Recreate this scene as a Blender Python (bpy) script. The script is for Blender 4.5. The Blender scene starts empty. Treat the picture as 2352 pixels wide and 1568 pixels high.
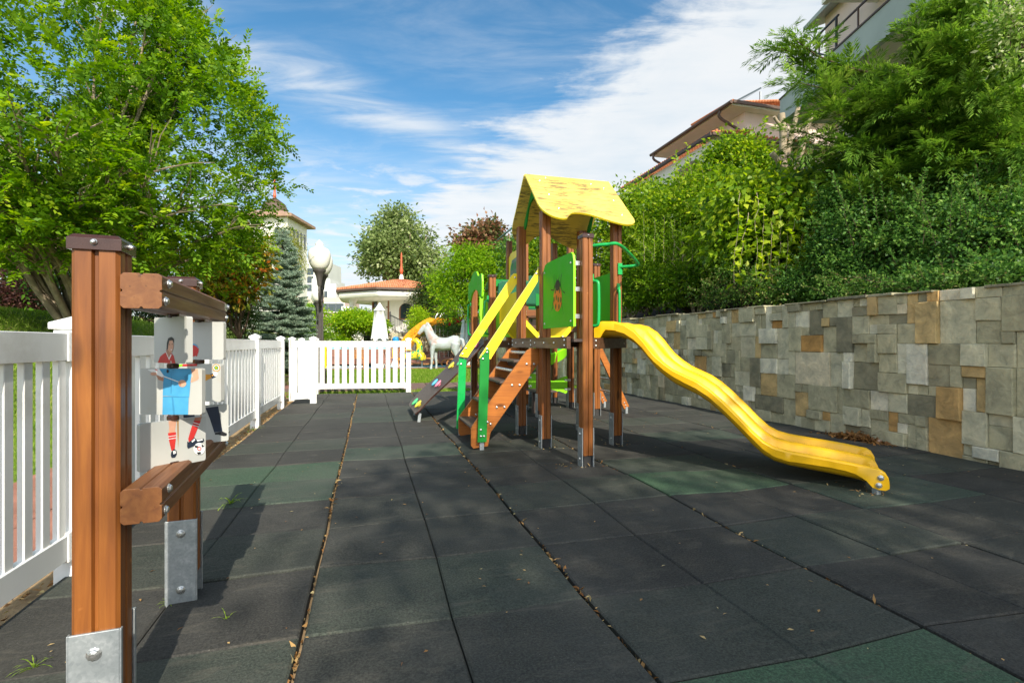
import bpy, bmesh, math, random
import numpy as np
from mathutils import Vector, Matrix
rnd = random.Random(7)
rng = np.random.default_rng(11)
SC = bpy.context.scene
COL = SC.collection
pi = math.pi
R_ = math.radians

# ------------------------------------------------------------------ camera
# the site axes are the world axes: +Y runs along the fence and the stone wall
YAW = R_(15.6)
FX, FY = math.sin(YAW), math.cos(YAW)
cam_d = bpy.data.cameras.new('camera')
cam_d.lens = 18.0
cam_d.sensor_width = 36.0
cam_d.shift_y = 0.0017
cam_d.clip_start = 0.05
cam_d.clip_end = 2000
cam = bpy.data.objects.new('camera', cam_d)
COL.objects.link(cam)
cam.location = (0, 0, 1.0)
cam.rotation_euler = (pi / 2, 0, -YAW)
SC.camera = cam


def at(px, py, d):
    """world point at a bearing, elevation and distance surveyed from the photograph"""
    q = (px - 1176) / 1176
    return Vector((d * (FX + FY * q), d * (FY - FX * q), 1 - (py - 788) / 1176 * d))


def ground_at(px, d, z=0.0):
    p = at(px, 788, d)
    p.z = z
    return p


# ------------------------------------------------------------------ node helpers
def nd(nt, t, ins=None, **props):
    n = nt.nodes.new(t)
    for k, v in props.items():
        setattr(n, k, v)
    for k, v in (ins or {}).items():
        s = n.inputs[k]
        if isinstance(v, bpy.types.NodeSocket):
            nt.links.new(v, s)
        else:
            s.default_value = v
    return n


def c4(c):
    return (c[0], c[1], c[2], 1.0)


def ramp(nt, fac, stops, interp='LINEAR'):
    r = nt.nodes.new('ShaderNodeValToRGB')
    r.color_ramp.interpolation = interp
    el = r.color_ramp.elements
    while len(el) < len(stops):
        el.new(0.5)
    for e, (p, c) in zip(el, stops):
        e.position = p
        e.color = c4(c)
    nt.links.new(fac, r.inputs['Fac'])
    return r.outputs['Color']


def mixc(nt, fac, a, b, mode='MIX'):
    m = nt.nodes.new('ShaderNodeMix')
    m.data_type = 'RGBA'
    m.blend_type = mode
    for s, v in ((m.inputs[0], fac), (m.inputs[6], a), (m.inputs[7], b)):
        if isinstance(v, bpy.types.NodeSocket):
            nt.links.new(v, s)
        else:
            s.default_value = c4(v) if isinstance(v, (tuple, list)) else v
    return m.outputs[2]


def mth(nt, op, a, b=None, c=None, clamp=False):
    m = nt.nodes.new('ShaderNodeMath')
    m.operation = op
    m.use_clamp = clamp
    for i, v in enumerate((a, b, c)):
        if v is None:
            continue
        if isinstance(v, bpy.types.NodeSocket):
            nt.links.new(v, m.inputs[i])
        else:
            m.inputs[i].default_value = v
    return m.outputs[0]


def newmat(name):
    m = bpy.data.materials.new(name)
    m.use_nodes = True
    nt = m.node_tree
    nt.nodes.clear()
    out = nt.nodes.new('ShaderNodeOutputMaterial')
    return m, nt, out


def coords(nt, scale=(1, 1, 1)):
    tc = nt.nodes.new('ShaderNodeTexCoord')
    mp = nd(nt, 'ShaderNodeMapping', {'Vector': tc.outputs['Object'], 'Scale': scale})
    return mp.outputs[0]


def noise(nt, vec, scale, detail=4, rough=0.55, dist=0.0):
    n = nd(nt, 'ShaderNodeTexNoise', {'Vector': vec, 'Scale': scale, 'Detail': detail, 'Roughness': rough, 'Distortion': dist})
    return n.outputs['Fac']


def bsdf(nt, out, col, rough=0.5, spec=0.4, metal=0.0, normal=None, coat=0.0):
    b = nt.nodes.new('ShaderNodeBsdfPrincipled')
    for k, v in (('Base Color', col), ('Roughness', rough), ('Specular IOR Level', spec), ('Metallic', metal), ('Coat Weight', coat)):
        if isinstance(v, bpy.types.NodeSocket):
            nt.links.new(v, b.inputs[k])
        else:
            b.inputs[k].default_value = c4(v) if isinstance(v, (tuple, list)) else v
    if normal is not None:
        nt.links.new(normal, b.inputs['Normal'])
    nt.links.new(b.outputs[0], out.inputs['Surface'])
    return b


def bump(nt, h, strength=0.3, dist=0.01):
    return nd(nt, 'ShaderNodeBump', {'Height': h, 'Strength': strength, 'Distance': dist}).outputs[0]


def paint(name, col, rough=0.4, var=0.12, scale=6.0, spec=0.4, dirt=None, metal=0.0, bmp=0.0, coat=0.0):
    m, nt, out = newmat(name)
    v = coords(nt)
    n = noise(nt, v, scale, 5, 0.6)
    lo = tuple(max(0, c * (1 - var)) for c in col)
    hi = tuple(min(1, c * (1 + var)) for c in col)
    c = ramp(nt, n, [(0.3, lo), (0.7, hi)])
    if dirt:
        n2 = noise(nt, v, scale * 0.6, 8, 0.7)
        c = mixc(nt, ramp(nt, n2, [(0.55, (0, 0, 0)), (0.72, (1, 1, 1))]), c, mixc(nt, 0.5, col, dirt))
    nn = bump(nt, noise(nt, v, 90, 3), bmp, 0.003) if bmp else None
    rr = ramp(nt, noise(nt, v, scale * 2, 3), [(0.3, (rough * 0.85,) * 3), (0.7, (min(1, rough * 1.2),) * 3)])
    bsdf(nt, out, c, rr, spec, metal, nn, coat)
    return m


def wood(name, dark, mid, light, axis=2, rough=0.48, scratch=True, coat=0.06):
    m, nt, out = newmat(name)
    tc = nt.nodes.new('ShaderNodeTexCoord')
    sc = [26.0, 26.0, 26.0]
    sc[axis] = 1.3
    mp = nd(nt, 'ShaderNodeMapping', {'Vector': tc.outputs['Object'], 'Scale': tuple(sc)})
    warp = nd(nt, 'ShaderNodeTexNoise', {'Vector': mp.outputs[0], 'Scale': 0.35, 'Detail': 2})
    add = nd(nt, 'ShaderNodeVectorMath', {0: mp.outputs[0], 1: warp.outputs['Color']}, operation='ADD')
    g = noise(nt, add.outputs[0], 1.6, 6, 0.62, 0.6)
    big = noise(nt, tc.outputs['Object'], 3.0, 2)
    c = ramp(nt, g, [(0.25, dark), (0.5, mid), (0.78, light)])
    c = mixc(nt, ramp(nt, big, [(0.35, (0.0,) * 3), (0.75, (0.55,) * 3)]), c, dark)
    ks = [7.0, 7.0, 7.0]
    ks[axis] = 2.4
    kv = nd(nt, 'ShaderNodeTexVoronoi', {'Vector': nd(nt, 'ShaderNodeMapping', {'Vector': tc.outputs['Object'], 'Scale': tuple(ks)}).outputs[0], 'Scale': 1.0})
    c = mixc(nt, ramp(nt, kv.outputs['Distance'], [(.07, (.85,) * 3), (.16, (0, 0, 0))]), c, tuple(x * .35 for x in dark))
    cs = [70.0, 70.0, 70.0]
    cs[axis] = .9
    cn = noise(nt, nd(nt, 'ShaderNodeMapping', {'Vector': tc.outputs['Object'], 'Scale': tuple(cs)}).outputs[0], 1.0, 3, .6)
    c = mixc(nt, ramp(nt, cn, [(.66, (0, 0, 0)), (.73, (.7,) * 3)]), c, tuple(x * .5 for x in dark))
    if scratch:
        s2 = [40.0, 40.0, 40.0]
        s2[axis] = 60
        mp2 = nd(nt, 'ShaderNodeMapping', {'Vector': tc.outputs['Object'], 'Scale': tuple(s2)})
        sn = noise(nt, mp2.outputs[0], 0.35, 2)
        c = mixc(nt, ramp(nt, sn, [(0.72, (0, 0, 0)), (0.80, (0.45,) * 3)]), c, tuple(min(1, x * 1.7 + .04) for x in light))
    bsdf(nt, out, c, ramp(nt, g, [(0.2, (rough * 1.25,) * 3), (0.8, (rough * 0.8,) * 3)]), 0.4, 0, bump(nt, g, 0.12, 0.004), coat)
    return m


def leafmat(name, cols, trans=0.35, rough=0.5):
    """cols: three or four leaf colours picked per leaf by the 'tint' attribute"""
    m, nt, out = newmat(name)
    a = nd(nt, 'ShaderNodeAttribute', attribute_name='tint')
    k = len(cols) - 1
    c = ramp(nt, a.outputs['Fac'], [(i / k, x) for i, x in enumerate(cols)])
    b = nt.nodes.new('ShaderNodeBsdfPrincipled')
    nt.links.new(c, b.inputs['Base Color'])
    b.inputs['Roughness'].default_value = rough
    b.inputs['Specular IOR Level'].default_value = 0.18
    t = nt.nodes.new('ShaderNodeBsdfTranslucent')
    nt.links.new(mixc(nt, 1.0, c, (1.0, 1.0, 0.55), 'MULTIPLY'), t.inputs['Color'])
    hs = nd(nt, 'ShaderNodeHueSaturation', {'Value': 1.7, 'Saturation': 1.05, 'Color': c})
    nt.links.new(hs.outputs[0], t.inputs['Color'])
    mx = nd(nt, 'ShaderNodeMixShader', {0: trans, 1: b.outputs[0], 2: t.outputs[0]})
    nt.links.new(mx.outputs[0], out.inputs['Surface'])
    return m


# ------------------------------------------------------------------ mesh builder
def catmull(pts, n=6, closed=False):
    P = [Vector(p) for p in pts]
    o = []
    N = len(P)
    rngi = range(N if closed else N - 1)
    for i in rngi:
        p0 = P[(i - 1) % N] if closed or i > 0 else P[0]
        p1 = P[i]
        p2 = P[(i + 1) % N]
        p3 = P[(i + 2) % N] if closed or i + 2 < N else P[-1]
        for k in range(n):
            t = k / n
            o.append(0.5 * ((2 * p1) + (p2 - p0) * t + (2 * p0 - 5 * p1 + 4 * p2 - p3) * t * t + (3 * p1 - p0 - 3 * p2 + p3) * t ** 3))
    if not closed:
        o.append(P[-1])
    return o


class MB:
    def __init__(s):
        s.v, s.f, s.m, s.t = [], [], [], []

    def add(s, vs, fs, mat=0, tint=0.5):
        o = len(s.v)
        s.v += [tuple(v) for v in vs]
        s.t += [tint] * len(vs)
        s.f += [tuple(i + o for i in f) for f in fs]
        s.m += [mat] * len(fs)
        return s

    def box(s, a, b, mat=0, tint=0.5):
        x0, y0, z0 = (min(a[i], b[i]) for i in range(3))
        x1, y1, z1 = (max(a[i], b[i]) for i in range(3))
        return s.add([(x0, y0, z0), (x1, y0, z0), (x1, y1, z0), (x0, y1, z0), (x0, y0, z1), (x1, y0, z1), (x1, y1, z1), (x0, y1, z1)],
                     [(3, 2, 1, 0), (4, 5, 6, 7), (0, 1, 5, 4), (1, 2, 6, 5), (2, 3, 7, 6), (3, 0, 4, 7)], mat, tint)

    def cbox(s, c, h, mat=0, tint=0.5):
        return s.box([c[i] - h[i] for i in range(3)], [c[i] + h[i] for i in range(3)], mat, tint)

    def prism(s, poly, o, X, Y, th, mat=0, edge=None, tint=0.5):
        """outline poly in the (X, Y) plane at o, extruded by th along X x Y"""
        o, X, Y = Vector(o), Vector(X), Vector(Y)
        N = X.cross(Y).normalized()
        n = len(poly)
        area = sum(poly[i][0] * poly[(i + 1) % n][1] - poly[(i + 1) % n][0] * poly[i][1] for i in range(n))
        if area < 0:
            poly = poly[::-1]
        a = [o + X * p[0] + Y * p[1] for p in poly]
        b = [p + N * th for p in a]
        k = len(s.v)
        s.add(a + b, [tuple(range(n))[::-1], tuple(range(n, 2 * n))] if th > 0 else [tuple(range(n)), tuple(range(n, 2 * n))[::-1]], mat, tint)
        sides = [(i, (i + 1) % n, n + (i + 1) % n, n + i) for i in range(n)]
        if th < 0:
            sides = [f[::-1] for f in sides]
        s.f += [tuple(i + k for i in f) for f in sides]
        s.m += [mat if edge is None else edge] * n
        return s

    def bar(s, p, q, w, h, up=(0, 0, 1), mat=0, tint=0.5):
        """square bar from p to q, w across, h along up"""
        p, q, up = Vector(p), Vector(q), Vector(up)
        d = (q - p).normalized()
        x = d.cross(up).normalized()
        u = x.cross(d)
        vs = [e + x * (w / 2 * a) + u * (h / 2 * b) for e in (p, q) for a, b in ((-1, -1), (1, -1), (1, 1), (-1, 1))]
        return s.add(vs, [(0, 1, 2, 3), (7, 6, 5, 4), (0, 4, 5, 1), (1, 5, 6, 2), (2, 6, 7, 3), (3, 7, 4, 0)], mat, tint)

    def tube(s, pts, r, n=8, mat=0, cap=True, flat=None, tint=0.5):
        """round tube along pts; r number or list; flat=(sx, sy) or list of them squashes the section"""
        P = [Vector(p) for p in pts]
        k = len(P)
        rs = r if isinstance(r, (list, tuple)) else [r] * k
        ref = None
        o = len(s.v)
        for i, p in enumerate(P):
            d = (P[min(i + 1, k - 1)] - P[max(i - 1, 0)]).normalized()
            if ref is None:
                ref = Vector((0, 0, 1)) if abs(d.z) < 0.9 else Vector((1, 0, 0))
            x = d.cross(ref)
            if x.length < 1e-4:
                x = d.orthogonal()
            x.normalize()
            y = x.cross(d)
            ref = y
            fl = (1, 1) if flat is None else (flat[i] if isinstance(flat, list) else flat)
            for j in range(n):
                a = 2 * pi * j / n
                s.v.append(tuple(p + x * (math.cos(a) * rs[i] * fl[0]) + y * (math.sin(a) * rs[i] * fl[1])))
                s.t.append(tint)
        for i in range(k - 1):
            for j in range(n):
                a, b = o + i * n + j, o + i * n + (j + 1) % n
                s.f.append((b, a, a + n, b + n))
                s.m.append(mat)
        if cap:
            s.f.append(tuple(o + j for j in range(n)))
            s.f.append(tuple(o + (k - 1) * n + j for j in reversed(range(n))))
            s.m += [mat, mat]
        return s

    def lathe(s, prof, c=(0, 0, 0), n=20, mat=0, axis=(0, 0, 1), tint=0.5, squash=(1, 1)):
        """prof: (radius, height) from bottom to top"""
        c, A = Vector(c), Vector(axis).normalized()
        X = A.orthogonal().normalized()
        if abs(A.z) > 0.99:
            X = Vector((1, 0, 0))
        Y = A.cross(X)
        o = len(s.v)
        for r, h in prof:
            for j in range(n):
                a = 2 * pi * j / n
                s.v.append(tuple(c + A * h + X * (math.cos(a) * r * squash[0]) + Y * (math.sin(a) * r * squash[1])))
                s.t.append(tint)
        for i in range(len(prof) - 1):
            for j in range(n):
                a, b = o + i * n + j, o + i * n + (j + 1) % n
                s.f.append((a, b, b + n, a + n))
                s.m.append(mat)
        s.f.append(tuple(o + j for j in reversed(range(n))))
        s.f.append(tuple(o + (len(prof) - 1) * n + j for j in range(n)))
        s.m += [mat, mat]
        return s

    def bolt(s, p, axis, r=0.011, mat=0):
        return s.lathe([(r * 1.25, 0), (r * 1.25, 0.003), (r, 0.0035), (r * 0.8, 0.008), (r * 0.35, 0.0095)], p, 10, mat, axis)

    def build(s, name, mats, parent=None, smooth=None, bevel=0.0, local=False, seg=2, label=None, tint=False):
        me = bpy.data.meshes.new(name)
        off = Vector((0, 0, 0))
        if parent is not None and not local:
            off = parent.location.copy()
            if parent.parent is not None:
                off += parent.parent.location
        me.from_pydata([tuple(Vector(v) - off) for v in s.v], [], s.f)
        if not isinstance(mats, (list, tuple)):
            mats = [mats]
        for m in mats:
            me.materials.append(m)
        me.polygons.foreach_set('material_index', s.m)
        if tint:
            me.attributes.new('tint', 'FLOAT', 'POINT').data.foreach_set('value', s.t)
        me.update()
        if smooth is not None:
            me.polygons.foreach_set('use_smooth', [True] * len(s.f))
            me.set_sharp_from_angle(angle=R_(smooth))
        ob = bpy.data.objects.new(name, me)
        COL.objects.link(ob)
        if parent is not None:
            ob.parent = parent
        if bevel:
            b = ob.modifiers.new('edge', 'BEVEL')
            b.width = bevel
            b.segments = seg
            b.limit_method = 'ANGLE'
            b.angle_limit = R_(35)
        if label:
            ob['label'] = label
        return ob


def tag(o, label=None, cat=None, group=None, kind=None):
    if label:
        o['label'] = label
    if cat:
        o['category'] = cat
    if group:
        o['group'] = group
    if kind:
        o['kind'] = kind
    return o


def thing(name, label, cat, loc=(0, 0, 0), rz=0.0, group=None):
    o = bpy.data.objects.new(name, None)
    o.empty_display_size = 0.2
    COL.objects.link(o)
    o.location = loc
    o.rotation_euler = (0, 0, rz)
    return tag(o, label, cat, group)


def kids(o):
    return [c for c in bpy.data.objects if c.parent == o]


def dup(root, loc, rz, label=None, group=None, parent=None):
    r = root.copy()
    COL.objects.link(r)
    if parent is not None:
        r.parent = parent
    else:
        r.location = loc
        r.rotation_euler = (0, 0, rz)
        if label:
            r['label'] = label
        if group:
            r['group'] = group
    for ch in kids(root):
        dup(ch, None, None, parent=r)
    return r


# ------------------------------------------------------------------ foliage helpers (numpy)
def unit(a):
    return a / np.maximum(np.linalg.norm(a, axis=-1, keepdims=True), 1e-9)


class Leaves:
    def __init__(s):
        s.parts = []

    def add(s, base, axis, L, W, tint, fold=0.15, nrm=None, bend=0.0):
        base = np.asarray(base, float)
        n = len(base)
        if n == 0:
            return
        axis = unit(np.asarray(axis, float))
        if nrm is None:
            nrm = rng.normal(size=(n, 3)) + np.array([0, 0, 1.2])
        side = unit(np.cross(axis, nrm))
        up = np.cross(side, axis)
        L = np.broadcast_to(np.asarray(L, float), (n,))[:, None]
        W = np.broadcast_to(np.asarray(W, float), (n,))[:, None]
        tint = np.broadcast_to(np.asarray(tint, float), (n,))
        mid = base + axis * L * 0.45
        tip = base + axis * L - np.array([0, 0, 1.0]) * L * bend
        v = np.stack([base, mid + side * W / 2 + up * L * fold, tip, mid - side * W / 2 + up * L * fold], 1)
        s.parts.append((v.reshape(-1, 3), np.repeat(tint, 4)))

    def build(s, name, mat, parent=None):
        V = np.concatenate([p[0] for p in s.parts])
        T = np.concatenate([p[1] for p in s.parts])
        if parent is not None:
            V = V - np.array(parent.location)
        n = len(V)
        me = bpy.data.meshes.new(name)
        me.vertices.add(n)
        me.vertices.foreach_set('co', V.astype(np.float32).ravel())
        me.loops.add(n)
        me.loops.foreach_set('vertex_index', np.arange(n, dtype=np.int32))
        me.polygons.add(n // 4)
        me.polygons.foreach_set('loop_start', np.arange(0, n, 4, dtype=np.int32))
        me.update(calc_edges=True)
        me.attributes.new('tint', 'FLOAT', 'POINT').data.foreach_set('value', np.clip(T, 0, 1).astype(np.float32))
        me.materials.append(mat)
        ob = bpy.data.objects.new(name, me)
        COL.objects.link(ob)
        if parent is not None:
            ob.parent = parent
        return ob


def in_ellipsoid(n, c, r, lo=0.0):
    d = unit(rng.normal(size=(n, 3)))
    k = (lo ** 3 + (1 - lo ** 3) * rng.random((n, 1))) ** (1 / 3)
    return np.array(c) + d * k * np.array(r)


def clump_leaves(lv, centres, k, spread, L, W, tint0, tvar=0.2, droop=0.0, flat=0.6):
    """k leaves round every centre: twigs with leaves, lighter and darker from clump to clump"""
    n = len(centres)
    if n == 0:
        return
    c = np.repeat(np.asarray(centres), k, 0)
    g = rng.normal(size=(n * k, 3)) * spread
    g[:, 2] *= flat
    tc = np.repeat(rng.normal(0, tvar * 0.6, n), k)
    ax = unit(g + rng.normal(size=g.shape) * spread * 0.8 + np.array([0, 0, -droop * spread]))
    lv.add(c + g, ax, L * rng.uniform(0.65, 1.25, n * k), W * rng.uniform(0.7, 1.2, n * k), tint0 + tc + rng.normal(0, tvar * 0.7, n * k))


def sprays(lv, centres, outward, nt, nl, Lt, L, W, tint0, tvar, up=.2, spread=.1):
    """flat twigs with leaves in two ranks, nt twigs of nl leaves at every centre"""
    C = np.repeat(np.asarray(centres), nt, 0)
    O = np.repeat(np.asarray(outward), nt, 0)
    n = len(C)
    C = C + rng.normal(size=C.shape) * spread
    d = unit(unit(O) * .55 + rng.normal(size=C.shape) * .55 + np.array([0, 0, up]))
    s = unit(np.cross(d, np.array([0, 0, 1.0]) + rng.normal(size=C.shape) * .35))
    lt = Lt * rng.uniform(.55, 1.25, n)
    tc = tint0 + rng.normal(0, tvar * .8, n)
    for k in range(nl):
        t = (k + .6) / nl
        sg = 1 if k % 2 else -1
        pos = C + d * (lt * t)[:, None] - np.array([0, 0, 1.0]) * (lt * t * t * .22)[:, None]
        ax = d * .62 + s * (sg * .78) + rng.normal(size=C.shape) * .16 - np.array([0, 0, .12])
        nrm = np.cross(s, d) + rng.normal(size=C.shape) * .30
        sz = (1.0 - .35 * abs(t - .45)) * rng.uniform(.7, 1.2, n)
        lv.add(pos, ax, L * sz, W * sz, tc + t * .16 + rng.normal(0, tvar * .35, n), .10, nrm)


def limb(p, q, sag=0.1, n=6, wob=0.05):
    p, q = Vector(p), Vector(q)
    L = (q - p).length
    o = []
    for i in range(n + 1):
        t = i / n
        b = p.lerp(q, t)
        b.z += sag * L * math.sin(pi * t)
        if 0 < i < n:
            b += Vector((rnd.gauss(0, 1), rnd.gauss(0, 1), rnd.gauss(0, .6))) * wob * L * 0.4
        o.append(b)
    return o
# ------------------------------------------------------------------ light and sky
SC.view_settings.view_transform = 'Standard'
SC.view_settings.look = 'None'
SC.view_settings.exposure = 0.50
SC.view_settings.gamma = 1.0
SC.cycles.use_denoising = True
SC.cycles.max_bounces = 8
SC.cycles.transparent_max_bounces = 8
SUN_EL, SUN_AZ = R_(37), R_(175.2)      # azimuth measured clockwise from +Y
to_sun = Vector((math.sin(SUN_AZ) * math.cos(SUN_EL), math.cos(SUN_AZ) * math.cos(SUN_EL), math.sin(SUN_EL)))
sd = bpy.data.lights.new('sun', 'SUN')
sd.energy = 5.0
sd.angle = R_(0.5)
sd.color = (1.0, 0.93, 0.80)
so = bpy.data.objects.new('sun', sd)
COL.objects.link(so)
so.location = to_sun * 40
so.rotation_euler = (-to_sun).to_track_quat('-Z', 'Y').to_euler()

W = bpy.data.worlds.new('World')
SC.world = W
W.use_nodes = True
nt = W.node_tree
nt.nodes.clear()
wout = nt.nodes.new('ShaderNodeOutputWorld')
sky = nt.nodes.new('ShaderNodeTexSky')
sky.sky_type = 'NISHITA'
sky.sun_disc = False
sky.sun_elevation = SUN_EL
sky.sun_rotation = SUN_AZ
sky.air_density = 1.0
sky.dust_density = 0.3
sky.ozone_density = 2.5
gam = nd(nt, 'ShaderNodeHueSaturation', {'Hue': 0.488, 'Saturation': 1.22, 'Value': 1.0, 'Color': sky.outputs[0]})
bg1 = nd(nt, 'ShaderNodeBackground', {'Color': gam.outputs[0], 'Strength': 0.13})
tc = nt.nodes.new('ShaderNodeTexCoord')
D = tc.outputs['Generated']
dotR = nd(nt, 'ShaderNodeVectorMath', {0: D, 1: (FY, -FX, 0)}, operation='DOT_PRODUCT').outputs['Value']
dotF = nd(nt, 'ShaderNodeVectorMath', {0: D, 1: (FX, FY, 0)}, operation='DOT_PRODUCT').outputs['Value']
sep = nd(nt, 'ShaderNodeSeparateXYZ', {0: D})
dz = mth(nt, 'MAXIMUM', sep.outputs[2], 0.03)
cx = mth(nt, 'DIVIDE', dotR, dz)
cy = mth(nt, 'DIVIDE', dotF, dz)
plane = nd(nt, 'ShaderNodeCombineXYZ', {0: cx, 1: cy, 2: 0.0}).outputs[0]
# drift of the high cloud: streaks run along one direction
mp = nd(nt, 'ShaderNodeMapping', {'Vector': plane, 'Rotation': (0, 0, R_(62)), 'Scale': (1.0, 3.2, 1.0)})
n1 = noise(nt, mp.outputs[0], 1.3, 8, 0.62, 0.5)
n2 = noise(nt, plane, 2.6, 9, 0.6, 0.3)
n3 = noise(nt, plane, 0.9, 4, 0.5)


def sstep(x, a, b):
    m = nt.nodes.new('ShaderNodeMapRange')
    m.interpolation_type = 'SMOOTHSTEP'
    m.inputs[1].default_value, m.inputs[2].default_value = a, b
    nt.links.new(x, m.inputs[0])
    return m.outputs[0]


def lin(a, b, c):
    return mth(nt, 'ADD', mth(nt, 'MULTIPLY_ADD', cx, a, c), mth(nt, 'MULTIPLY', cy, b))


wob = mth(nt, 'MULTIPLY', mth(nt, 'SUBTRACT', n2, 0.5), 0.7)
wob1 = mth(nt, 'MULTIPLY', mth(nt, 'SUBTRACT', n1, 0.5), 1.3)
fan = sstep(mth(nt, 'ADD', mth(nt, 'ADD', lin(.887, .462, -1.165), wob1), wob), -0.22, 0.22)
s2 = mth(nt, 'ADD', lin(.777, -.63, 1.862), mth(nt, 'MULTIPLY', wob, 0.5))
streak = mth(nt, 'MULTIPLY', sstep(mth(nt, 'ABSOLUTE', s2), 0.34, 0.02), sstep(n1, 0.30, 0.68))
s3 = mth(nt, 'ADD', lin(.80, -.60, 0.62), mth(nt, 'MULTIPLY', wob, 0.6))
streak2 = mth(nt, 'MULTIPLY', mth(nt, 'MULTIPLY', sstep(mth(nt, 'ABSOLUTE', s3), 0.22, 0.0), sstep(n1, 0.38, 0.8)), 0.6)
puff = mth(nt, 'MULTIPLY', mth(nt, 'MULTIPLY', sstep(n2, 0.47, 0.66), sstep(cy, 2.3, 3.4)), 0.85)
hz = mth(nt, 'MULTIPLY', sstep(sep.outputs[2], 0.42, 0.04), 0.72)
mask = mth(nt, 'MAXIMUM', fan, mth(nt, 'MULTIPLY', streak, 0.8))
mask = mth(nt, 'MAXIMUM', mask, streak2)
mask = mth(nt, 'MAXIMUM', mask, puff)
veil = mth(nt, 'MULTIPLY', sstep(n1, 0.36, 0.74), mth(nt, 'MULTIPLY_ADD', sstep(n3, 0.3, 0.65), 0.34, 0.04))
mask = mth(nt, 'MAXIMUM', mask, veil)
mask = mth(nt, 'ADD', mth(nt, 'MULTIPLY', mask, 0.93), mth(nt, 'MULTIPLY', hz, mth(nt, 'SUBTRACT', 1.0, mask)), clamp=True)
ccol = ramp(nt, mth(nt, 'ADD', mth(nt, 'MULTIPLY', n2, 0.6), mth(nt, 'MULTIPLY', n1, 0.4)), [(0.3, (0.72, 0.80, 0.86)), (0.58, (0.88, 0.90, 0.91))])
# added unseen bright cloud behind the viewpoint, to lift and whiten the ambient light
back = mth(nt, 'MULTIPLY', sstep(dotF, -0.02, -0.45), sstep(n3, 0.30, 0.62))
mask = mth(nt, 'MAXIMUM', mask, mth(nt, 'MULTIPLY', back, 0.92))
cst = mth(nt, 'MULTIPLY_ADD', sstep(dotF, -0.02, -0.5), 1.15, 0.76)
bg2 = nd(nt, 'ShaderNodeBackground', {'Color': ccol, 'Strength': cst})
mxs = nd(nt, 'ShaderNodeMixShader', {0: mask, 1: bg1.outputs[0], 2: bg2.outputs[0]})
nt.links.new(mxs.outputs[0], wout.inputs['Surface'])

# ------------------------------------------------------------------ materials
M = {}
M['wood'] = wood('stained_post_wood', (.11, .031, .006), (.25, .080, .013), (.39, .145, .028), 2)
M['woodx'] = wood('stained_wood_across', (.12, .038, .010), (.21, .072, .018), (.30, .12, .035), 0)
M['woody'] = wood('stained_wood_along', (.12, .040, .012), (.20, .075, .021), (.29, .125, .04), 1)
M['stair_wood'] = wood('orange_stair_wood', (.24, .070, .010), (.40, .125, .018), (.52, .19, .035), 0)
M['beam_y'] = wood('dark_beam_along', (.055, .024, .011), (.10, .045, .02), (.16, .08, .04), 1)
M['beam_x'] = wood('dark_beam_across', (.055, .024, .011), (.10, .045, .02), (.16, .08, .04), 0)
M['cap'] = paint('brown_plastic_cap', (.045, .018, .012), .25, .15, 20, .5)
M['steel'] = paint('bright_steel', (.62, .62, .60), .28, .1, 40, .5, metal=0.9)
M['galv'] = None
M['yellow'] = paint('yellow_board', (.87, .66, .018), .42, .06, 7, .35, dirt=(.70, .56, .14))
M['yellow_edge'] = paint('pale_board_edge', (.62, .52, .22), .6, .2, 30)
M['slide'] = paint('yellow_slide_plastic', (.80, .43, .005), .36, .07, 5, .45, dirt=(.56, .36, .08))
M['lime'] = paint('lime_board', (.25, .70, .008), .5, .05, 4)
M['green'] = paint('green_board', (.055, .42, .012), .55, .07, 4, .2)
M['midgreen'] = paint('mid_green_board', (.010, .20, .028), .5, .06, 4, .25)
M['darkgreen'] = paint('dark_green_board', (.006, .10, .045), .36, .08, 4)
M['brightgreen'] = paint('green_tube_paint', (.008, .34, .07), .28, .06, 6, .5)
M['greenslide'] = paint('green_slide_plastic', (.02, .38, .05), .32, .06, 4, .5)
M['tread'] = paint('dark_brown_ply', (.075, .052, .042), .5, .15, 30, bmp=.2)
M['white'] = paint('white_vinyl', (.78, .78, .76), .22, .03, 3, .5, dirt=(.45, .42, .36))
M['panel'] = paint('off_white_panel', (.44, .44, .41), .35, .05, 5, .4, dirt=(.42, .33, .2))
M['black'] = paint('black_paint', (.02, .02, .022), .4, .2, 20)
M['skin'] = paint('printed_skin', (.56, .30, .20), .5, .1, 30)
M['skin2'] = paint('printed_skin_shade', (.40, .19, .12), .5, .1, 30)
M['pr_red'] = paint('printed_red', (.52, .035, .03), .45, .1, 30)
M['pr_blue'] = paint('printed_blue', (.06, .30, .52), .45, .12, 25)
M['pr_blue2'] = paint('printed_blue_shade', (.04, .22, .40), .45, .12, 25)
M['pr_navy'] = paint('printed_navy', (.018, .026, .045), .45, .2, 25)
M['pr_white'] = paint('printed_white', (.75, .75, .73), .45, .05, 25)
M['pr_orange'] = paint('printed_orange', (.60, .26, .03), .45, .1, 25)
M['rust'] = paint('rust_stain', (.36, .20, .07), .7, .3, 30)
M['orange_slide'] = paint('orange_slide_plastic', (.72, .30, .015), .35, .06, 4, .5)
M['teak'] = wood('teak', (.30, .12, .035), (.46, .20, .06), (.58, .28, .10), 2, scratch=False)
M['iron'] = paint('dark_iron', (.035, .032, .03), .5, .2, 20)
M['canvas'] = paint('white_canvas', (.74, .74, .72), .8, .05, 8)
M['stucco'] = paint('white_stucco', (.74, .71, .64), .85, .04, 5, .2, bmp=.2)
M['farwhite'] = paint('hotel_white_render', (.56, .56, .53), .85, .05, .3, .2)
M['farpink'] = paint('hotel_pink_render', (.56, .42, .36), .85, .05, .3, .2)
M['pinkstucco'] = paint('pale_pink_stucco', (.70, .55, .48), .85, .04, 3, .2, bmp=.2)
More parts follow.
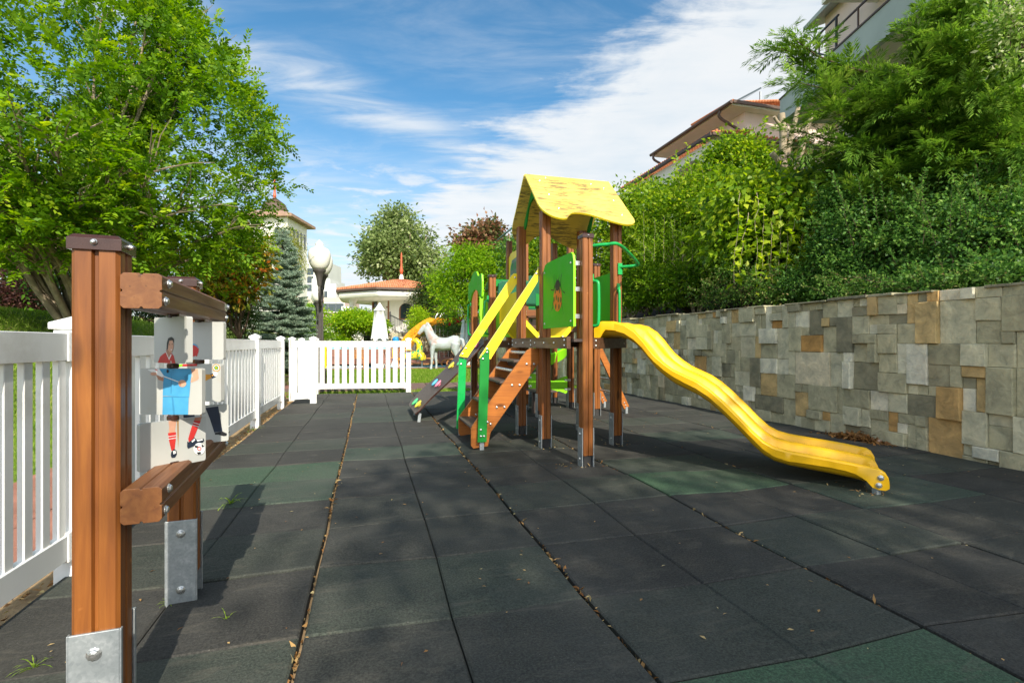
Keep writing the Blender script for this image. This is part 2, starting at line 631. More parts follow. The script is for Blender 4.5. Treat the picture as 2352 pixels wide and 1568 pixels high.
M['greystucco'] = paint('grey_green_stucco', (.37, .41, .38), .85, .10, 1.5, .2, dirt=(.42, .44, .40), bmp=.2)
M['beige'] = paint('beige_soffit', (.66, .60, .50), .85, .06, 2, .2)
M['soffit'] = paint('soffit_paint', (.80, .76, .67), .8, .05, 3, .2)
M['gutter'] = paint('brown_gutter', (.09, .055, .04), .5, .15, 8)
M['glass'] = paint('window_glass', (.03, .045, .05), .06, .2, 2, .8)
M['frame_wood'] = paint('brown_window_frame', (.24, .10, .04), .5, .15, 12)
M['blue'] = paint('blue_balcony_paint', (.02, .25, .62), .4, .1, 6)
M['red'] = paint('red_spire_paint', (.50, .09, .03), .5, .15, 6)
M['globe'] = paint('white_lamp_globe', (.80, .78, .68), .25, .02, 3, .5)
M['lampiron'] = paint('lamp_iron', (.07, .062, .055), .45, .15, 14)
M['bark'] = paint('grey_bark', (.20, .165, .12), .9, .35, 18, .2, bmp=.6)
M['darkbark'] = paint('brown_bark', (.10, .07, .045), .9, .35, 22, .2, bmp=.6)
M['palebark'] = paint('pale_cut_bark', (.36, .29, .20), .85, .25, 14, .2, bmp=.5)
M['soil'] = paint('dry_soil', (.30, .21, .12), .95, .35, 14, .1, dirt=(.10, .07, .04), bmp=.7)
M['darksoil'] = paint('dark_soil', (.05, .035, .022), .95, .4, 10, .1, bmp=.6)
M['water'] = paint('pool_water', (.10, .42, .58), .06, .12, 1.2, .6)
M['pooltile'] = paint('pale_blue_pool_tile', (.26, .60, .72), .25, .12, 2.0, .5)
M['deck'] = paint('red_brown_paving', (.30, .14, .10), .8, .22, 3.0, .2)
M['path'] = paint('brown_path_slabs', (.17, .11, .09), .85, .2, 5.0, .2)

m, nt, out = newmat('galvanised_steel')
v = coords(nt)
vo = nd(nt, 'ShaderNodeTexVoronoi', {'Vector': v, 'Scale': 130.0, 'Randomness': 1.0})
n = noise(nt, v, 25, 5, .6)
c = ramp(nt, mth(nt, 'ADD', mth(nt, 'MULTIPLY', vo.outputs['Color'], 0.22), mth(nt, 'MULTIPLY', n, 0.78)), [(.3, (.30, .33, .34)), (.55, (.40, .43, .44)), (.78, (.58, .60, .60))])
bsdf(nt, out, c, .42, .5, .55, bump(nt, n, .1, .002))
M['galv'] = m

# weathered yellow roof: black mildew streaks along the boards
m, nt, out = newmat('weathered_yellow_board')
v = coords(nt, (2.2, 16, 16))
n = noise(nt, v, 3.0, 9, .72, .4)
p = noise(nt, coords(nt), 2.6, 3, .5)
c = ramp(nt, noise(nt, coords(nt), 3, 4), [(.3, (.64, .46, .075)), (.7, (.74, .55, .12))])
k = ramp(nt, mth(nt, 'ADD', n, mth(nt, 'MULTIPLY', mth(nt, 'SUBTRACT', p, .5), .5)), [(.495, (0, 0, 0)), (.58, (.85,) * 3)])
c = mixc(nt, k, c, (.15, .11, .05))
bsdf(nt, out, c, .55, .35)
M['oldyellow'] = m

# rubber floor tiles; 'tint' picks the dye of each tile
m, nt, out = newmat('rubber_tiles')
a = nd(nt, 'ShaderNodeAttribute', attribute_name='tint')
base = ramp(nt, a.outputs['Fac'], [(0.0, (.021, .020, .018)), (.30, (.028, .027, .024)), (.55, (.029, .032, .026)), (.72, (.030, .038, .029)), (.86, (.031, .046, .033)), (1.0, (.034, .066, .036))])
v = coords(nt)
g = noise(nt, v, 120, 3, .8)
big = noise(nt, v, 1.7, 6, .6)
spk = nd(nt, 'ShaderNodeTexVoronoi', {'Vector': v, 'Scale': 38.0})
c = mixc(nt, ramp(nt, g, [(.38, (0, 0, 0)), (.66, (1.0,) * 3)]), mixc(nt, 1.0, base, (.62, .62, .62), 'MULTIPLY'), mixc(nt, 1.0, base, (2.1, 2.1, 2.05), 'MULTIPLY'))
scuff = noise(nt, coords(nt, (2.5, 9, 1)), 1.6, 7, .7, .8)
c = mixc(nt, ramp(nt, scuff, [(.54, (0, 0, 0)), (.74, (.5,) * 3)]), c, (.125, .112, .085))
c = mixc(nt, ramp(nt, big, [(.40, (0, 0, 0)), (.75, (.42,) * 3)]), c, (.085, .082, .072))
c = mixc(nt, ramp(nt, spk.outputs['Distance'], [(.045, (.55,) * 3), (.07, (0, 0, 0))]), c, (.20, .19, .17))
bsdf(nt, out, c, .78, .35, 0, bump(nt, g, .5, .004))


# riven stone facing; 'tint' picks the stone
M['rubber'] = m
m, nt, out = newmat('riven_stone')
a = nd(nt, 'ShaderNodeAttribute', attribute_name='tint')
base = ramp(nt, a.outputs['Fac'], [(0.0, (.22, .205, .15)), (.25, (.38, .355, .25)), (.5, (.50, .465, .33)), (.68, (.60, .57, .44)), (.78, (.76, .73, .63)), (.86, (.58, .43, .22)), (1.0, (.50, .28, .10))])
v = coords(nt)
n = noise(nt, v, 7, 8, .65, .4)
n2 = noise(nt, v, 1.6, 4, .6)
n3 = noise(nt, v, 34, 6, .7)
c = mixc(nt, 1.0, base, ramp(nt, n, [(.25, (.50, .52, .50)), (.7, (1.28, 1.22, 1.08))]), 'MULTIPLY')
c = mixc(nt, ramp(nt, n2, [(.56, (0, 0, 0)), (.75, (.6,) * 3)]), c, mixc(nt, .5, base, (.33, .20, .08)))
c = mixc(nt, ramp(nt, n3, [(.60, (0, 0, 0)), (.8, (.5,) * 3)]), c, (.10, .095, .085))
bsdf(nt, out, c, .85, .25, 0, bump(nt, mth(nt, 'ADD', n, mth(nt, 'MULTIPLY', n3, .35)), 0.7, .03))
M['stone'] = m

m, nt, out = newmat('lawn_grass')
v = coords(nt)
n = noise(nt, v, .9, 6, .6)
n2 = noise(nt, v, 30, 4, .7)
c = ramp(nt, n, [(.3, (.11, .19, .018)), (.52, (.19, .27, .035)), (.72, (.36, .34, .12))])
c = mixc(nt, .5, c, ramp(nt, n2, [(.3, (.35,) * 3), (.7, (1.5, 1.5, 1.3))]), 'MULTIPLY')
bsdf(nt, out, c, .9, .2, 0, bump(nt, n2, .8, .03))
M['lawn'] = m

m, nt, out = newmat('roof_tiles')
v = coords(nt)
wv = nd(nt, 'ShaderNodeTexWave', {'Vector': v, 'Scale': 2.2, 'Distortion': 1.5})
c = ramp(nt, mth(nt, 'ADD', mth(nt, 'MULTIPLY', wv.outputs['Fac'], .35), mth(nt, 'MULTIPLY', noise(nt, v, 2.5, 5), .65)), [(.25, (.34, .11, .05)), (.5, (.50, .18, .08)), (.75, (.62, .29, .16))])
bsdf(nt, out, c, .8, .2)
M['tiles'] = m
M['oldtiles'] = paint('weathered_roof_tiles', (.30, .19, .13), .8, .25, 3)

m, nt, out = newmat('horse_coat')
v = coords(nt)
n = noise(nt, v, 2.6, 6, .6)
c = ramp(nt, n, [(.42, (.38, .43, .44)), (.55, (.36, .38, .37)), (.66, (.38, .26, .22))])
bsdf(nt, out, c, .45, .4)
M['horse'] = m

m, nt, out = newmat('spotted_float')
v = coords(nt)
vo = nd(nt, 'ShaderNodeTexVoronoi', {'Vector': v, 'Scale': 6.0})
c = ramp(nt, vo.outputs['Distance'], [(.38, (.02, .28, .12)), (.42, (.80, .55, .02))])
bsdf(nt, out, c, .3, .5)
M['spotted'] = m

LF = {
    'hornbeam': leafmat('hornbeam_leaf', [(.032, .085, .006), (.082, .185, .010), (.185, .32, .014), (.36, .46, .025)], .42),
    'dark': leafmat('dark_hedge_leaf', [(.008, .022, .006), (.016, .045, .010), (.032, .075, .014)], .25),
    'purple': leafmat('purple_leaf', [(.030, .014, .014), (.075, .030, .028), (.14, .07, .045)], .3),
    'magnolia': leafmat('magnolia_leaf', [(.03, .075, .010), (.08, .15, .014), (.22, .27, .025), (.50, .30, .03), (.52, .14, .02)], .25, .35),
    'spruce': leafmat('blue_spruce_needle', [(.07, .13, .09), (.17, .26, .19), (.32, .41, .29), (.50, .51, .33)], .12),
    'thuja': leafmat('thuja_leaf', [(.022, .06, .010), (.06, .125, .018), (.12, .19, .035)], .25),
    'bright': leafmat('bright_leaf', [(.05, .13, .005), (.14, .28, .008), (.28, .44, .016), (.50, .56, .03)], .45),
    'poplar': leafmat('poplar_leaf', [(.07, .12, .035), (.15, .21, .06), (.26, .32, .11), (.45, .47, .27)], .35),
    'juniper': leafmat('juniper_leaf', [(.016, .035, .010), (.035, .07, .014), (.085, .12, .025), (.17, .10, .03)], .2),
    'redmaple': leafmat('red_maple_leaf', [(.045, .075, .02), (.12, .13, .04), (.26, .11, .06), (.34, .20, .12)], .35),
    'willow': leafmat('willow_leaf', [(.10, .14, .02), (.21, .24, .04), (.34, .33, .08)], .4),
    'plum': leafmat('broad_green_leaf', [(.035, .09, .008), (.10, .20, .012), (.24, .36, .02), (.46, .52, .04)], .45, .38),
    'cypress': leafmat('cypress_spray', [(.026, .068, .010), (.08, .175, .018), (.19, .31, .035), (.34, .42, .08)], .35),
    'coton': leafmat('small_dark_leaf', [(.016, .048, .010), (.042, .115, .020), (.11, .23, .04), (.24, .36, .07)], .35, .38),
    'laurel': leafmat('glossy_low_leaf', [(.02, .06, .006), (.065, .155, .009), (.17, .30, .016), (.31, .42, .028)], .4, .32),
    'spirea': leafmat('spirea_leaf', [(.022, .06, .010), (.055, .13, .018), (.12, .21, .035), (.26, .20, .08)], .35),
    'varieg': leafmat('variegated_leaf', [(.05, .12, .02), (.13, .24, .03), (.24, .34, .06), (.50, .50, .30)], .4),
    'grass': leafmat('grass_blade', [(.09, .17, .014), (.17, .29, .025), (.29, .38, .05), (.52, .47, .18)], .4),
    'dry': leafmat('dry_leaf', [(.16, .07, .025), (.30, .15, .05), (.48, .30, .12), (.55, .45, .22)], .15),
    'rose': leafmat('rose_petal', [(.45, .01, .015), (.62, .03, .03)], .3),
}
# ------------------------------------------------------------------ terrain, floor, paths
def smooth01(t):
    t = np.clip(t, 0, 1)
    return t * t * (3 - 2 * t)


def terrain_z(u, v):
    z = np.full(np.broadcast(u, v).shape, -0.06)
    z = z + 1.62 * smooth01((-2.5 - u) / 3.4) * smooth01((v + 2) / 5) + 1.2 * smooth01((-6.5 - u) / 9)
    z = z + np.where(u > 5.06, 1.40 + 0.10 * (u - 5.06) + 3.0 * smooth01((u - 6.5) / 9), 0)
    return z


us = np.unique(np.concatenate([np.linspace(-120, -14, 12), np.linspace(-14, -2, 40), np.linspace(-2, 5.02, 12), [5.04, 5.10], np.linspace(5.3, 16, 24), np.linspace(16, 120, 12)]))
vs = np.unique(np.concatenate([np.linspace(-40, -4, 8), np.linspace(-4, 34, 60), np.linspace(34, 400, 16)]))
U, V = np.meshgrid(us, vs, indexing='ij')
Z = terrain_z(U, V)
mb = MB()
nu, nv = U.shape
mb.add(np.stack([U.ravel(), V.ravel(), Z.ravel()], 1).tolist(), [(i * nv + j, (i + 1) * nv + j, (i + 1) * nv + j + 1, i * nv + j + 1) for i in range(nu - 1) for j in range(nv - 1)])
uc = us[:-1] * .5 + us[1:] * .5
mb.m = [1 if (uc[i] > 5.0 and uc[i] < 13) else 0 for i in range(nu - 1) for j in range(nv - 1)]
tag(mb.build('lawn', [M['lawn'], M['darksoil']], smooth=60), kind='structure')

# soil bed under the rubber tiles and along the fence
tag(MB().box((-1.52, -4.2, -0.30), (5.03, 10.60, -0.045)).build('soil_bed', M['soil']), kind='structure')

# rubber tiles: 1 m x 0.5 m pairs of halves, warped a little by the weather
mb = MB()
UC = [-1.265, -0.222, 0.820, 1.866, 2.862, 3.905, 4.945]
VR = [1.32 + 0.5352 * k for k in range(-9, 18)]
VR[-1] = 10.57
GREENS = {(0, 13): .86, (0, 14): .92, (1, 15): .80, (3, 12): 1.0, (3, 13): .74, (4, 11): .82, (2, 8): 1.0, (2, 9): .55, (3, 10): .62, (2, 12): .6, (5, 9): .7, (4, 15): .8, (2, 17): .75, (1, 19): .72, (3, 8): .2, (4, 13): .3}
vz = {}


def corner(i, j):
    if (i, j) not in vz:
        vz[(i, j)] = (rnd.gauss(0, .005), rnd.gauss(0, .007), abs(rnd.gauss(0, .0065)))
    return vz[(i, j)]


for ci in range(len(UC) - 1):
    for rj in range(len(VR) - 1):
        t = GREENS.get((ci, rj), None)
        if t is None:
            t = rnd.choice([0.05, .15, .22, .3, .38, .45, .55, .62]) + rnd.uniform(-.04, .04)
        u0, u1, v0, v1 = UC[ci], UC[ci + 1], VR[rj], VR[rj + 1]
        for h in (0, 1):
            gap_out, gap_in, gap_v = .009, .0022, .0035
            a = u0 + gap_out if h == 0 else (u0 + u1) / 2 + gap_in
            b = (u0 + u1) / 2 - gap_in if h == 0 else u1 - gap_out
            dv = [corner(ci * 2 + h, rj), corner(ci * 2 + h + 1, rj), corner(ci * 2 + h + 1, rj + 1), corner(ci * 2 + h, rj + 1)]
            lift = abs(rnd.gauss(0, .003))
            P = [(a + dv[0][0], v0 + gap_v + dv[0][1], dv[0][2] + lift), (b + dv[1][0], v0 + gap_v + dv[1][1], dv[1][2] + lift),
                 (b + dv[2][0], v1 - gap_v + dv[2][1], dv[2][2] + lift), (a + dv[3][0], v1 - gap_v + dv[3][1], dv[3][2] + lift)]
            k = .007
            I = [(P[0][0] + k, P[0][1] + k, P[0][2]), (P[1][0] - k, P[1][1] + k, P[1][2]), (P[2][0] - k, P[2][1] - k, P[2][2]), (P[3][0] + k, P[3][1] - k, P[3][2])]
            O = [(p[0], p[1], p[2] - .006) for p in P]
            B = [(p[0], p[1], -.042) for p in P]
            tt = min(1, max(0, t + rnd.uniform(-.03, .03)))
            mb.add(I + O + B, [(0, 1, 2, 3)] + [(4 + q, 4 + (q + 1) % 4, (q + 1) % 4, q) for q in range(4)] + [(8 + q, 8 + (q + 1) % 4, 4 + (q + 1) % 4, 4 + q) for q in range(4)], 0, tt)
tag(mb.build('playground_floor', M['rubber'], tint=True), kind='structure')

# brick path beyond the fence, slab path on the lawn, pool terrace
mb = MB()
for k in range(60):
    v0 = -2 + k * .36
    mb.box((-2.52, v0, -.05), (-1.90, v0 + .35, -.028 + rnd.uniform(0, .004)))
    mb.box((-1.89, v0 + .12, -.05), (-1.54, v0 + .47, -.028 + rnd.uniform(0, .004)))
tag(mb.build('brick_path', M['deck']), kind='structure')
mb = MB()
for k in range(7):
    for j in range(2):
        u0 = -2.2 + k * .72
        mb.box((u0, 11.6 + j * .95, -.06), (u0 + .69, 12.52 + j * .95, -.035 + rnd.uniform(0, .012)))
tag(mb.build('slab_path', M['path']), kind='structure')

mb = MB()
for i in range(26):
    for j in range(5):
        mb.box((-7 + i * .5, 21.0 + j * .16, -.1), (-6.51 + i * .5, 21.155 + j * .16, -.01))
mb.add([(-7, 25.05, .02), (6.2, 25.05, .02), (6.2, 31, .66), (-7, 31, .66)], [(0, 1, 2, 3)])
tag(mb.build('pool_terrace', M['deck']), kind='structure')
mb = MB().box((-7, 21.82, -.4), (4.3, 25.0, -.05))
tag(mb.build('pool_water', M['water']), kind='structure')
mb = MB().box((-7, 21.78, -.4), (4.4, 21.84, .0)).box((4.3, 21.78, -.4), (4.4, 25.0, .0)).box((-7, 31.0, .3), (5, 31.3, .98))
tag(mb.build('pool_edge', M['pooltile']), kind='structure')

# ------------------------------------------------------------------ stone retaining wall
wall = thing('stone_wall', 'long grey and tan riven stone retaining wall along the right edge of the playground', 'wall', (4.97, 10, 0))
mb = MB()
CELL = .095
NX, NZ = 305, 16
occ = np.zeros((NX, NZ), bool)
sizes = [(1, 2), (2, 2), (2, 2), (2, 3), (3, 2), (2, 2), (3, 3), (1, 3), (2, 4), (3, 2), (4, 3), (3, 4), (2, 1), (1, 1), (5, 4), (3, 5)]
wts = [5, 4, 3, 5, 3, 3, 2, 5, 4, 2.4, .8, 1.4, 2.0, 1.6, .5, 1.1]
for x in range(NX):
    for z in range(NZ):
        if occ[x, z]:
            continue
        for _ in range(12):
            w_, h_ = rnd.choices(sizes, wts)[0]
            if x + w_ <= NX and z + h_ <= NZ and not occ[x:x + w_, z:z + h_].any():
                break
        else:
            w_ = h_ = 1
        occ[x:x + w_, z:z + h_] = True
        v0, v1 = -4 + x * CELL + .001, -4 + (x + w_) * CELL - .001
        z0, z1 = -.06 + z * (1.535 / NZ) + .001, -.06 + (z + h_) * (1.535 / NZ) - .001
        d = rnd.choice([.0, .006, .014, .026, .05]) + rnd.uniform(0, .01)
        uf = 4.965 - d
        t = rnd.choices([.08, .2, .3, .42, .52, .62, .70, .78, .87, .97], [1.2, 2.2, 3, 3.2, 3.2, 2.6, 2.0, 1.6, 2.2, .8])[0] + rnd.uniform(-.04, .04)
        e = .005
        tl = [rnd.uniform(-.007, .007) for _ in range(4)]
        jj = [rnd.uniform(-.003, .003) for _ in range(8)]
        F4 = [(uf + tl[0], v0 + e + jj[0], z0 + e + jj[1]), (uf + tl[1], v1 - e + jj[2], z0 + e + jj[3]), (uf + tl[2], v1 - e + jj[4], z1 - e + jj[5]), (uf + tl[3], v0 + e + jj[6], z1 - e + jj[7])]
        E4 = [(uf + e, v0, z0), (uf + e, v1, z0), (uf + e, v1, z1), (uf + e, v0, z1)]
        B4 = [(5.0, v0, z0), (5.0, v1, z0), (5.0, v1, z1), (5.0, v0, z1)]
        mb.add(F4 + E4 + B4, [(3, 2, 1, 0)] + [(q, (q + 1) % 4, 4 + (q + 1) % 4, 4 + q) for q in range(4)] + [(4 + q, 4 + (q + 1) % 4, 8 + (q + 1) % 4, 8 + q) for q in range(4)], 0, min(1, max(0, t)))
mb.build('stone_facing', M['stone'], wall, tint=True)
MB().box((4.985, -4, -.2), (5.10, 25, 1.455)).build('wall_core', paint('mortar', (.20, .19, .165), .9, .2, 14, bmp=.5), wall)
mb = MB()
v0 = -4.0
while v0 < 25:
    L = rnd.uniform(.25, .7)
    o = rnd.uniform(0, .035)
    z = 1.456 + rnd.uniform(0, .02)
    th = rnd.uniform(.010, .03)
    if rnd.random() < .12:
        v0 += L * .6
        continue
    mb.prism([(4.925 - o, v0), (4.945 - o + rnd.uniform(-.03, .03), v0 + L * rnd.uniform(.3, .7)), (4.93 - o, v0 + L - .012), (5.13, v0 + L - .01), (5.14, v0)], (0, 0, z), (1, 0, 0), (0, 1, 0), th, 0, None, rnd.choice([.02, .05, .12, .2, .3]))
    v0 += L
mb.build('coping', M['stone'], wall, tint=True, bevel=.004, seg=1)

# ------------------------------------------------------------------ white picket fences
def picket_panel(mb, p, q, z0=.085, z1=1.045, n=None, pw=.088, flip=1, th=.028):
    """two rails with pickets between, from post p to post q"""
    p, q = Vector((p[0], p[1], 0)), Vector((q[0], q[1], 0))
    L = (q - p).length
    d = (q - p) / L
    mb.bar(p + Vector((0, 0, z1 - .06)), q + Vector((0, 0, z1 - .06)), .040, .115)
    mb.bar(p + Vector((0, 0, z0 + .055)), q + Vector((0, 0, z0 + .055)), .040, .105)
    n = n or max(2, round(L / .155))
    for k in range(n):
        c = p + d * (L * (k + .5) / n)
        mb.bar(c + Vector((0, 0, z0 + .10)), c + Vector((0, 0, z1 - .11)), th, pw, d)
    for e, s in ((p, 1), (q, -1)):
        for z in (z1 - .06, z0 + .055):
            mb.bar(e + Vector((0, 0, z)), e + d * (.035 * s) + Vector((0, 0, z)), .050, .125)


def fence_post(p, parent, h=1.06, w=.050):
    o = MB().box((p[0] - w, p[1] - w, -.1), (p[0] + w, p[1] + w, h)).build('fence_post', M['white'], parent, bevel=.006)
    c = MB()
    x, y = p
    a = w + .012
    c.add([(x - a, y - a, h), (x + a, y - a, h), (x + a, y + a, h), (x - a, y + a, h), (x - a, y - a, h + .028), (x + a, y - a, h + .028), (x + a, y + a, h + .028), (x - a, y + a, h + .028), (x, y, h + .058)],
          [(3, 2, 1, 0), (0, 1, 5, 4), (1, 2, 6, 5), (2, 3, 7, 6), (3, 0, 4, 7), (4, 5, 8), (5, 6, 8), (6, 7, 8), (7, 4, 8)])
    c.build('post_cap', M['white'], o, bevel=.003)
    return o


def picket_fence(label, posts, cat='fence', name='picket_fence', counts=None, skip=()):
    r = thing(name, label, cat, (posts[0][0], posts[0][1], 0))
    for i, p in enumerate(posts):
        if i not in skip:
            fence_post(p, r)
    for i in range(len(posts) - 1):
        p, q = Vector(posts[i]), Vector(posts[i + 1])
        d = (q - p).normalized() * .050
        mb = MB()
        n_ = counts[i] if counts else None
        picket_panel(mb, p + d, q - d, n=n_, pw=.050 if (n_ or 0) > 16 else .088, th=.024 if (n_ or 0) > 16 else .028)
        mb.build('picket_panel', M['white'], r, bevel=.0025, seg=1)
    return r


picket_fence('long white picket fence along the left side of the dark playground floor', [(-1.255, .50), (-1.240, 2.66), (-1.32, 4.79), (-1.352, 6.93), (-1.352, 8.84)], counts=[19, 13, 13, 12])
picket_fence('short white picket fence panel with wide pickets joining the long side fence', [(-1.265, 8.90), (-.885, 9.05)], counts=[3], skip=(0,))
picket_fence('white picket fence section beyond the short panel, seen edge on beside the brick path', [(-1.34, 10.0), (-1.34, 11.4)], counts=[8])
g = picket_fence('white picket gate with a brass latch closing the far end of the playground', [(-1.02, 10.86), (.775, 10.66)], 'gate', 'picket_gate', [12])
mb = MB().cbox((.775, 10.585, .86), (.035, .018, .020)).tube([(.70, 10.57, .86), (.845, 10.57, .86)], .010, 8)
mb.build('latch', paint('brass_latch', (.50, .24, .06), .35, .2, 20, metal=.7), g, bevel=.003)
# ------------------------------------------------------------------ posts
def post_poly(h=.0475, c=.008, gw=.0075, gd=.010):
    side = [(-h + c, -h), (-gw, -h), (-gw * .45, -h + gd), (gw * .45, -h + gd), (gw, -h), (h - c, -h)]
    o = []
    for k in range(4):
        ca, sa = [(1, 0), (0, 1), (-1, 0), (0, -1)][k]
        o += [(x * ca - y * sa, x * sa + y * ca) for x, y in side]
    return o


def make_post(x, y, z1, parent, local=False, cap=True, shoe='x', zs=.32, z0=.10, h=.0475, mat='wood', shoe_z0=-.04):
    o = MB().prism(post_poly(h), (x, y, z0), (1, 0, 0), (0, 1, 0), z1 - z0).build('post', M[mat], parent, local=local)
    kw = dict(local=True) if local else {}

    def sub(mb, n, mt, **k):
        r = mb.build(n, mt, o, **k, **kw)
        return r
    if cap:
        a, zb, zt = h + .006, z1 - .030, z1 + .007
        mb = MB()
        k = .010
        mb.add([(x - a, y - a, zb), (x + a, y - a, zb), (x + a, y + a, zb), (x - a, y + a, zb), (x - a, y - a, zt - k), (x + a, y - a, zt - k), (x + a, y + a, zt - k), (x - a, y + a, zt - k),
                (x - a + k, y - a + k, zt), (x + a - k, y - a + k, zt), (x + a - k, y + a - k, zt), (x - a + k, y + a - k, zt)],
               [(3, 2, 1, 0), (0, 1, 5, 4), (1, 2, 6, 5), (2, 3, 7, 6), (3, 0, 4, 7), (4, 5, 9, 8), (5, 6, 10, 9), (6, 7, 11, 10), (7, 4, 8, 11), (8, 9, 10, 11)])
        mb.bolt((x + a, y, zb + .018), (1, 0, 0), .006, 1)
        mb.bolt((x, y - a, zb + .018), (0, -1, 0), .006, 1)
        sub(mb, 'post_cap', [M['cap'], M['steel']], bevel=.004)
    if shoe:
        for s in (-1, 1):
            mb = MB()
            if shoe == 'x':
                mb.box((x + s * h, y - h - .002, shoe_z0), (x + s * (h + .007), y + h + .002, zs))
                mb.bolt((x + s * (h + .007), y, zs - .05), (s, 0, 0), .011, 1)
                mb.bolt((x + s * (h + .007), y, .07), (s, 0, 0), .011, 1)
            else:
                mb.box((x - h - .002, y + s * h, shoe_z0), (x + h + .002, y + s * (h + .007), zs))
                mb.box((x - h - .006, y + s * (h - .006), shoe_z0), (x - h - .002, y + s * (h + .007), zs))
                mb.box((x + h + .002, y + s * (h - .006), shoe_z0), (x + h + .006, y + s * (h + .007), zs))
                mb.bolt((x, y + s * (h + .007), zs - .05), (0, s, 0), .013, 1)
                mb.bolt((x, y + s * (h + .007), .055), (0, s, 0), .013, 1)
            sub(mb, 'post_shoe', [M['galv'], M['steel']], bevel=.0025)
        sub(MB().box((x - .03, y - .03, -.04), (x + .03, y + .03, z0 + .02)), 'post_core', M['iron'])
    return o


# ------------------------------------------------------------------ turning picture puzzle (front left)
pz = thing('picture_puzzle', 'wooden frame with rotating white picture panels of people, close at the left', 'play panel', (-.664, 1.883, 0), R_(5.1))
for y in (-.4065, .4065):
    make_post(0, y, 1.25, pz, True, True, 'y')
for z in (1.127, .606):
    h = .043
    mb = MB()
    pp = post_poly(h, .007, .004, .0045)
    mb.prism(pp, (.0475 + h + .001, -.455, z), (0, 0, 1), (1, 0, 0), .95)
    for yy in (-.43, .47):
        for dzz in (-.022, .024):
            mb.bolt((.0475 + 2 * h + .001, yy + (.03 if dzz > 0 else 0) - .0, z + dzz), (1, 0, 0), .0095, 1)
    if z > 1:
        mb.box((.0475 + 2 * h + .001, .44, z + .006), (.0475 + 2 * h + .003, .485, z + .034), 1)
    mb.build('beam', [M['woody'], M['steel']], pz, local=True, bevel=.003)
PW, PH, PT = .182, .136, .017


def picture(colrow, y, z, phi, quad, art):
    th = R_(-20.7 + phi)
    X, Y = Vector((math.cos(th), math.sin(th), 0)), Vector((0, 0, 1))
    N = X.cross(Y)
    c = Vector((.0915, y, z))
    mats = [M['panel'], M['skin'], M['skin2'], M['pr_red'], M['pr_blue'], M['pr_blue2'], M['pr_navy'], M['pr_white'], M['pr_orange'], M['rust'], M['lime'], M['black']]
    ix = dict(skin=1, skin2=2, red=3, blue=4, blue2=5, navy=6, white=7, orange=8, rust=9, lime=10, black=11)
    r = .006
    rect = []
    for sx, sy, a0 in ((1, -1, -90), (1, 1, 0), (-1, 1, 90), (-1, -1, 180)):
        for k in range(4):
            a = R_(a0 + 30 * k)
            rect.append((sx * (PW / 2 - r) + r * math.cos(a), sy * (PH / 2 - r) + r * math.sin(a)))
    mb = MB().prism(rect, c - N * (PT / 2), X, Y, PT, 0)
    (xl, xr), (tl, tr, br, bl) = quad
    lev = [0]

    def mp(p):
        s_ = (p[0] - xl) / (xr - xl)
        top, bot = tl + (tr - tl) * s_, bl + (br - bl) * s_
        return (max(-.0905, min(.0905, (s_ - .5) * PW)), max(-.0675, min(.0675, (.5 - (p[1] - top) / (bot - top)) * PH)))

    for col, pts in art:
        lev[0] += 1
        if pts[0] == 'o':
            _, px, py, rx, ry = pts
            pts = [(px + rx * math.cos(a * pi / 8), py + ry * math.sin(a * pi / 8)) for a in range(16)]
        q = [mp(p) for p in pts]
        ar = sum(q[i][0] * q[(i + 1) % len(q)][1] - q[(i + 1) % len(q)][0] * q[i][1] for i in range(len(q)))
        if ar < 0:
            q = q[::-1]
        mb.add([c + N * (PT / 2 + .0004 + .00012 * lev[0]) + X * p[0] + Y * p[1] for p in q], [tuple(range(len(q)))], ix[col])
    return mb.build('picture_panel', mats, pz, local=True)


yA, yB = -.165, .20
picture(0, yA, 1.009, -30.5, ((163, 462), (97, 97, 522, 511)), [
    ('red', [(200, 513), (222, 455), (262, 425), (290, 412), (325, 418), (350, 450), (366, 525)]),
    ('white', [(275, 412), (283, 408), (306, 468), (326, 430), (330, 440), (308, 488)]),
    ('skin2', [(283, 385), (328, 420), (306, 468), (280, 412)]), ('skin', ('o', 322, 358, 28, 60)),
    ('black', [(285, 395), (288, 330), (300, 290), (330, 277), (352, 296), (353, 335), (340, 308), (312, 312), (303, 350), (296, 392)]),
    ('white', [(322, 392), (338, 388), (334, 400)]), ('black', ('o', 315, 346, 4, 5)), ('black', ('o', 338, 344, 4, 5)), ('white', ('o', 328, 505, 6, 10)), ('black', ('o', 328, 505, 3, 6))])
picture(0, yA, .858, 0, ((38, 600), (565, 565, 990, 990)), [
    ('skin2', [(185, 630), (230, 628), (258, 660), (252, 684), (205, 668)]),
    ('skin', [(498, 570), (562, 570), (572, 655), (560, 672), (470, 706), (452, 682), (520, 640)]),
    ('blue', [(215, 568), (500, 568), (508, 600), (498, 690), (486, 828), (245, 815), (250, 690), (258, 640)]),
    ('blue2', [(318, 690), (322, 600), (330, 700), (326, 800), (316, 800)]), ('blue2', [(440, 640), (490, 600), (470, 660), (455, 690)]),
    ('blue', [(247, 822), (482, 828), (476, 988), (352, 988), (332, 888), (348, 988), (243, 988)]),
    ('blue2', [(326, 830), (342, 830), (358, 988), (340, 988)]), ('blue2', [(247, 820), (482, 824), (482, 832), (247, 828)]),
    ('skin', ('o', 424, 702, 36, 33)), ('skin2', ('o', 405, 712, 10, 18)),
    ('white', [(108, 576), (214, 569), (257, 630), (242, 646), (150, 600)]), ('skin', ('o', 165, 614, 30, 16)), ('red', [(170, 575), (190, 572), (206, 590)]),
    ('white', [(255, 632), (392, 684), (390, 692), (253, 640)]), ('black', ('o', 292, 590, 10, 17))])
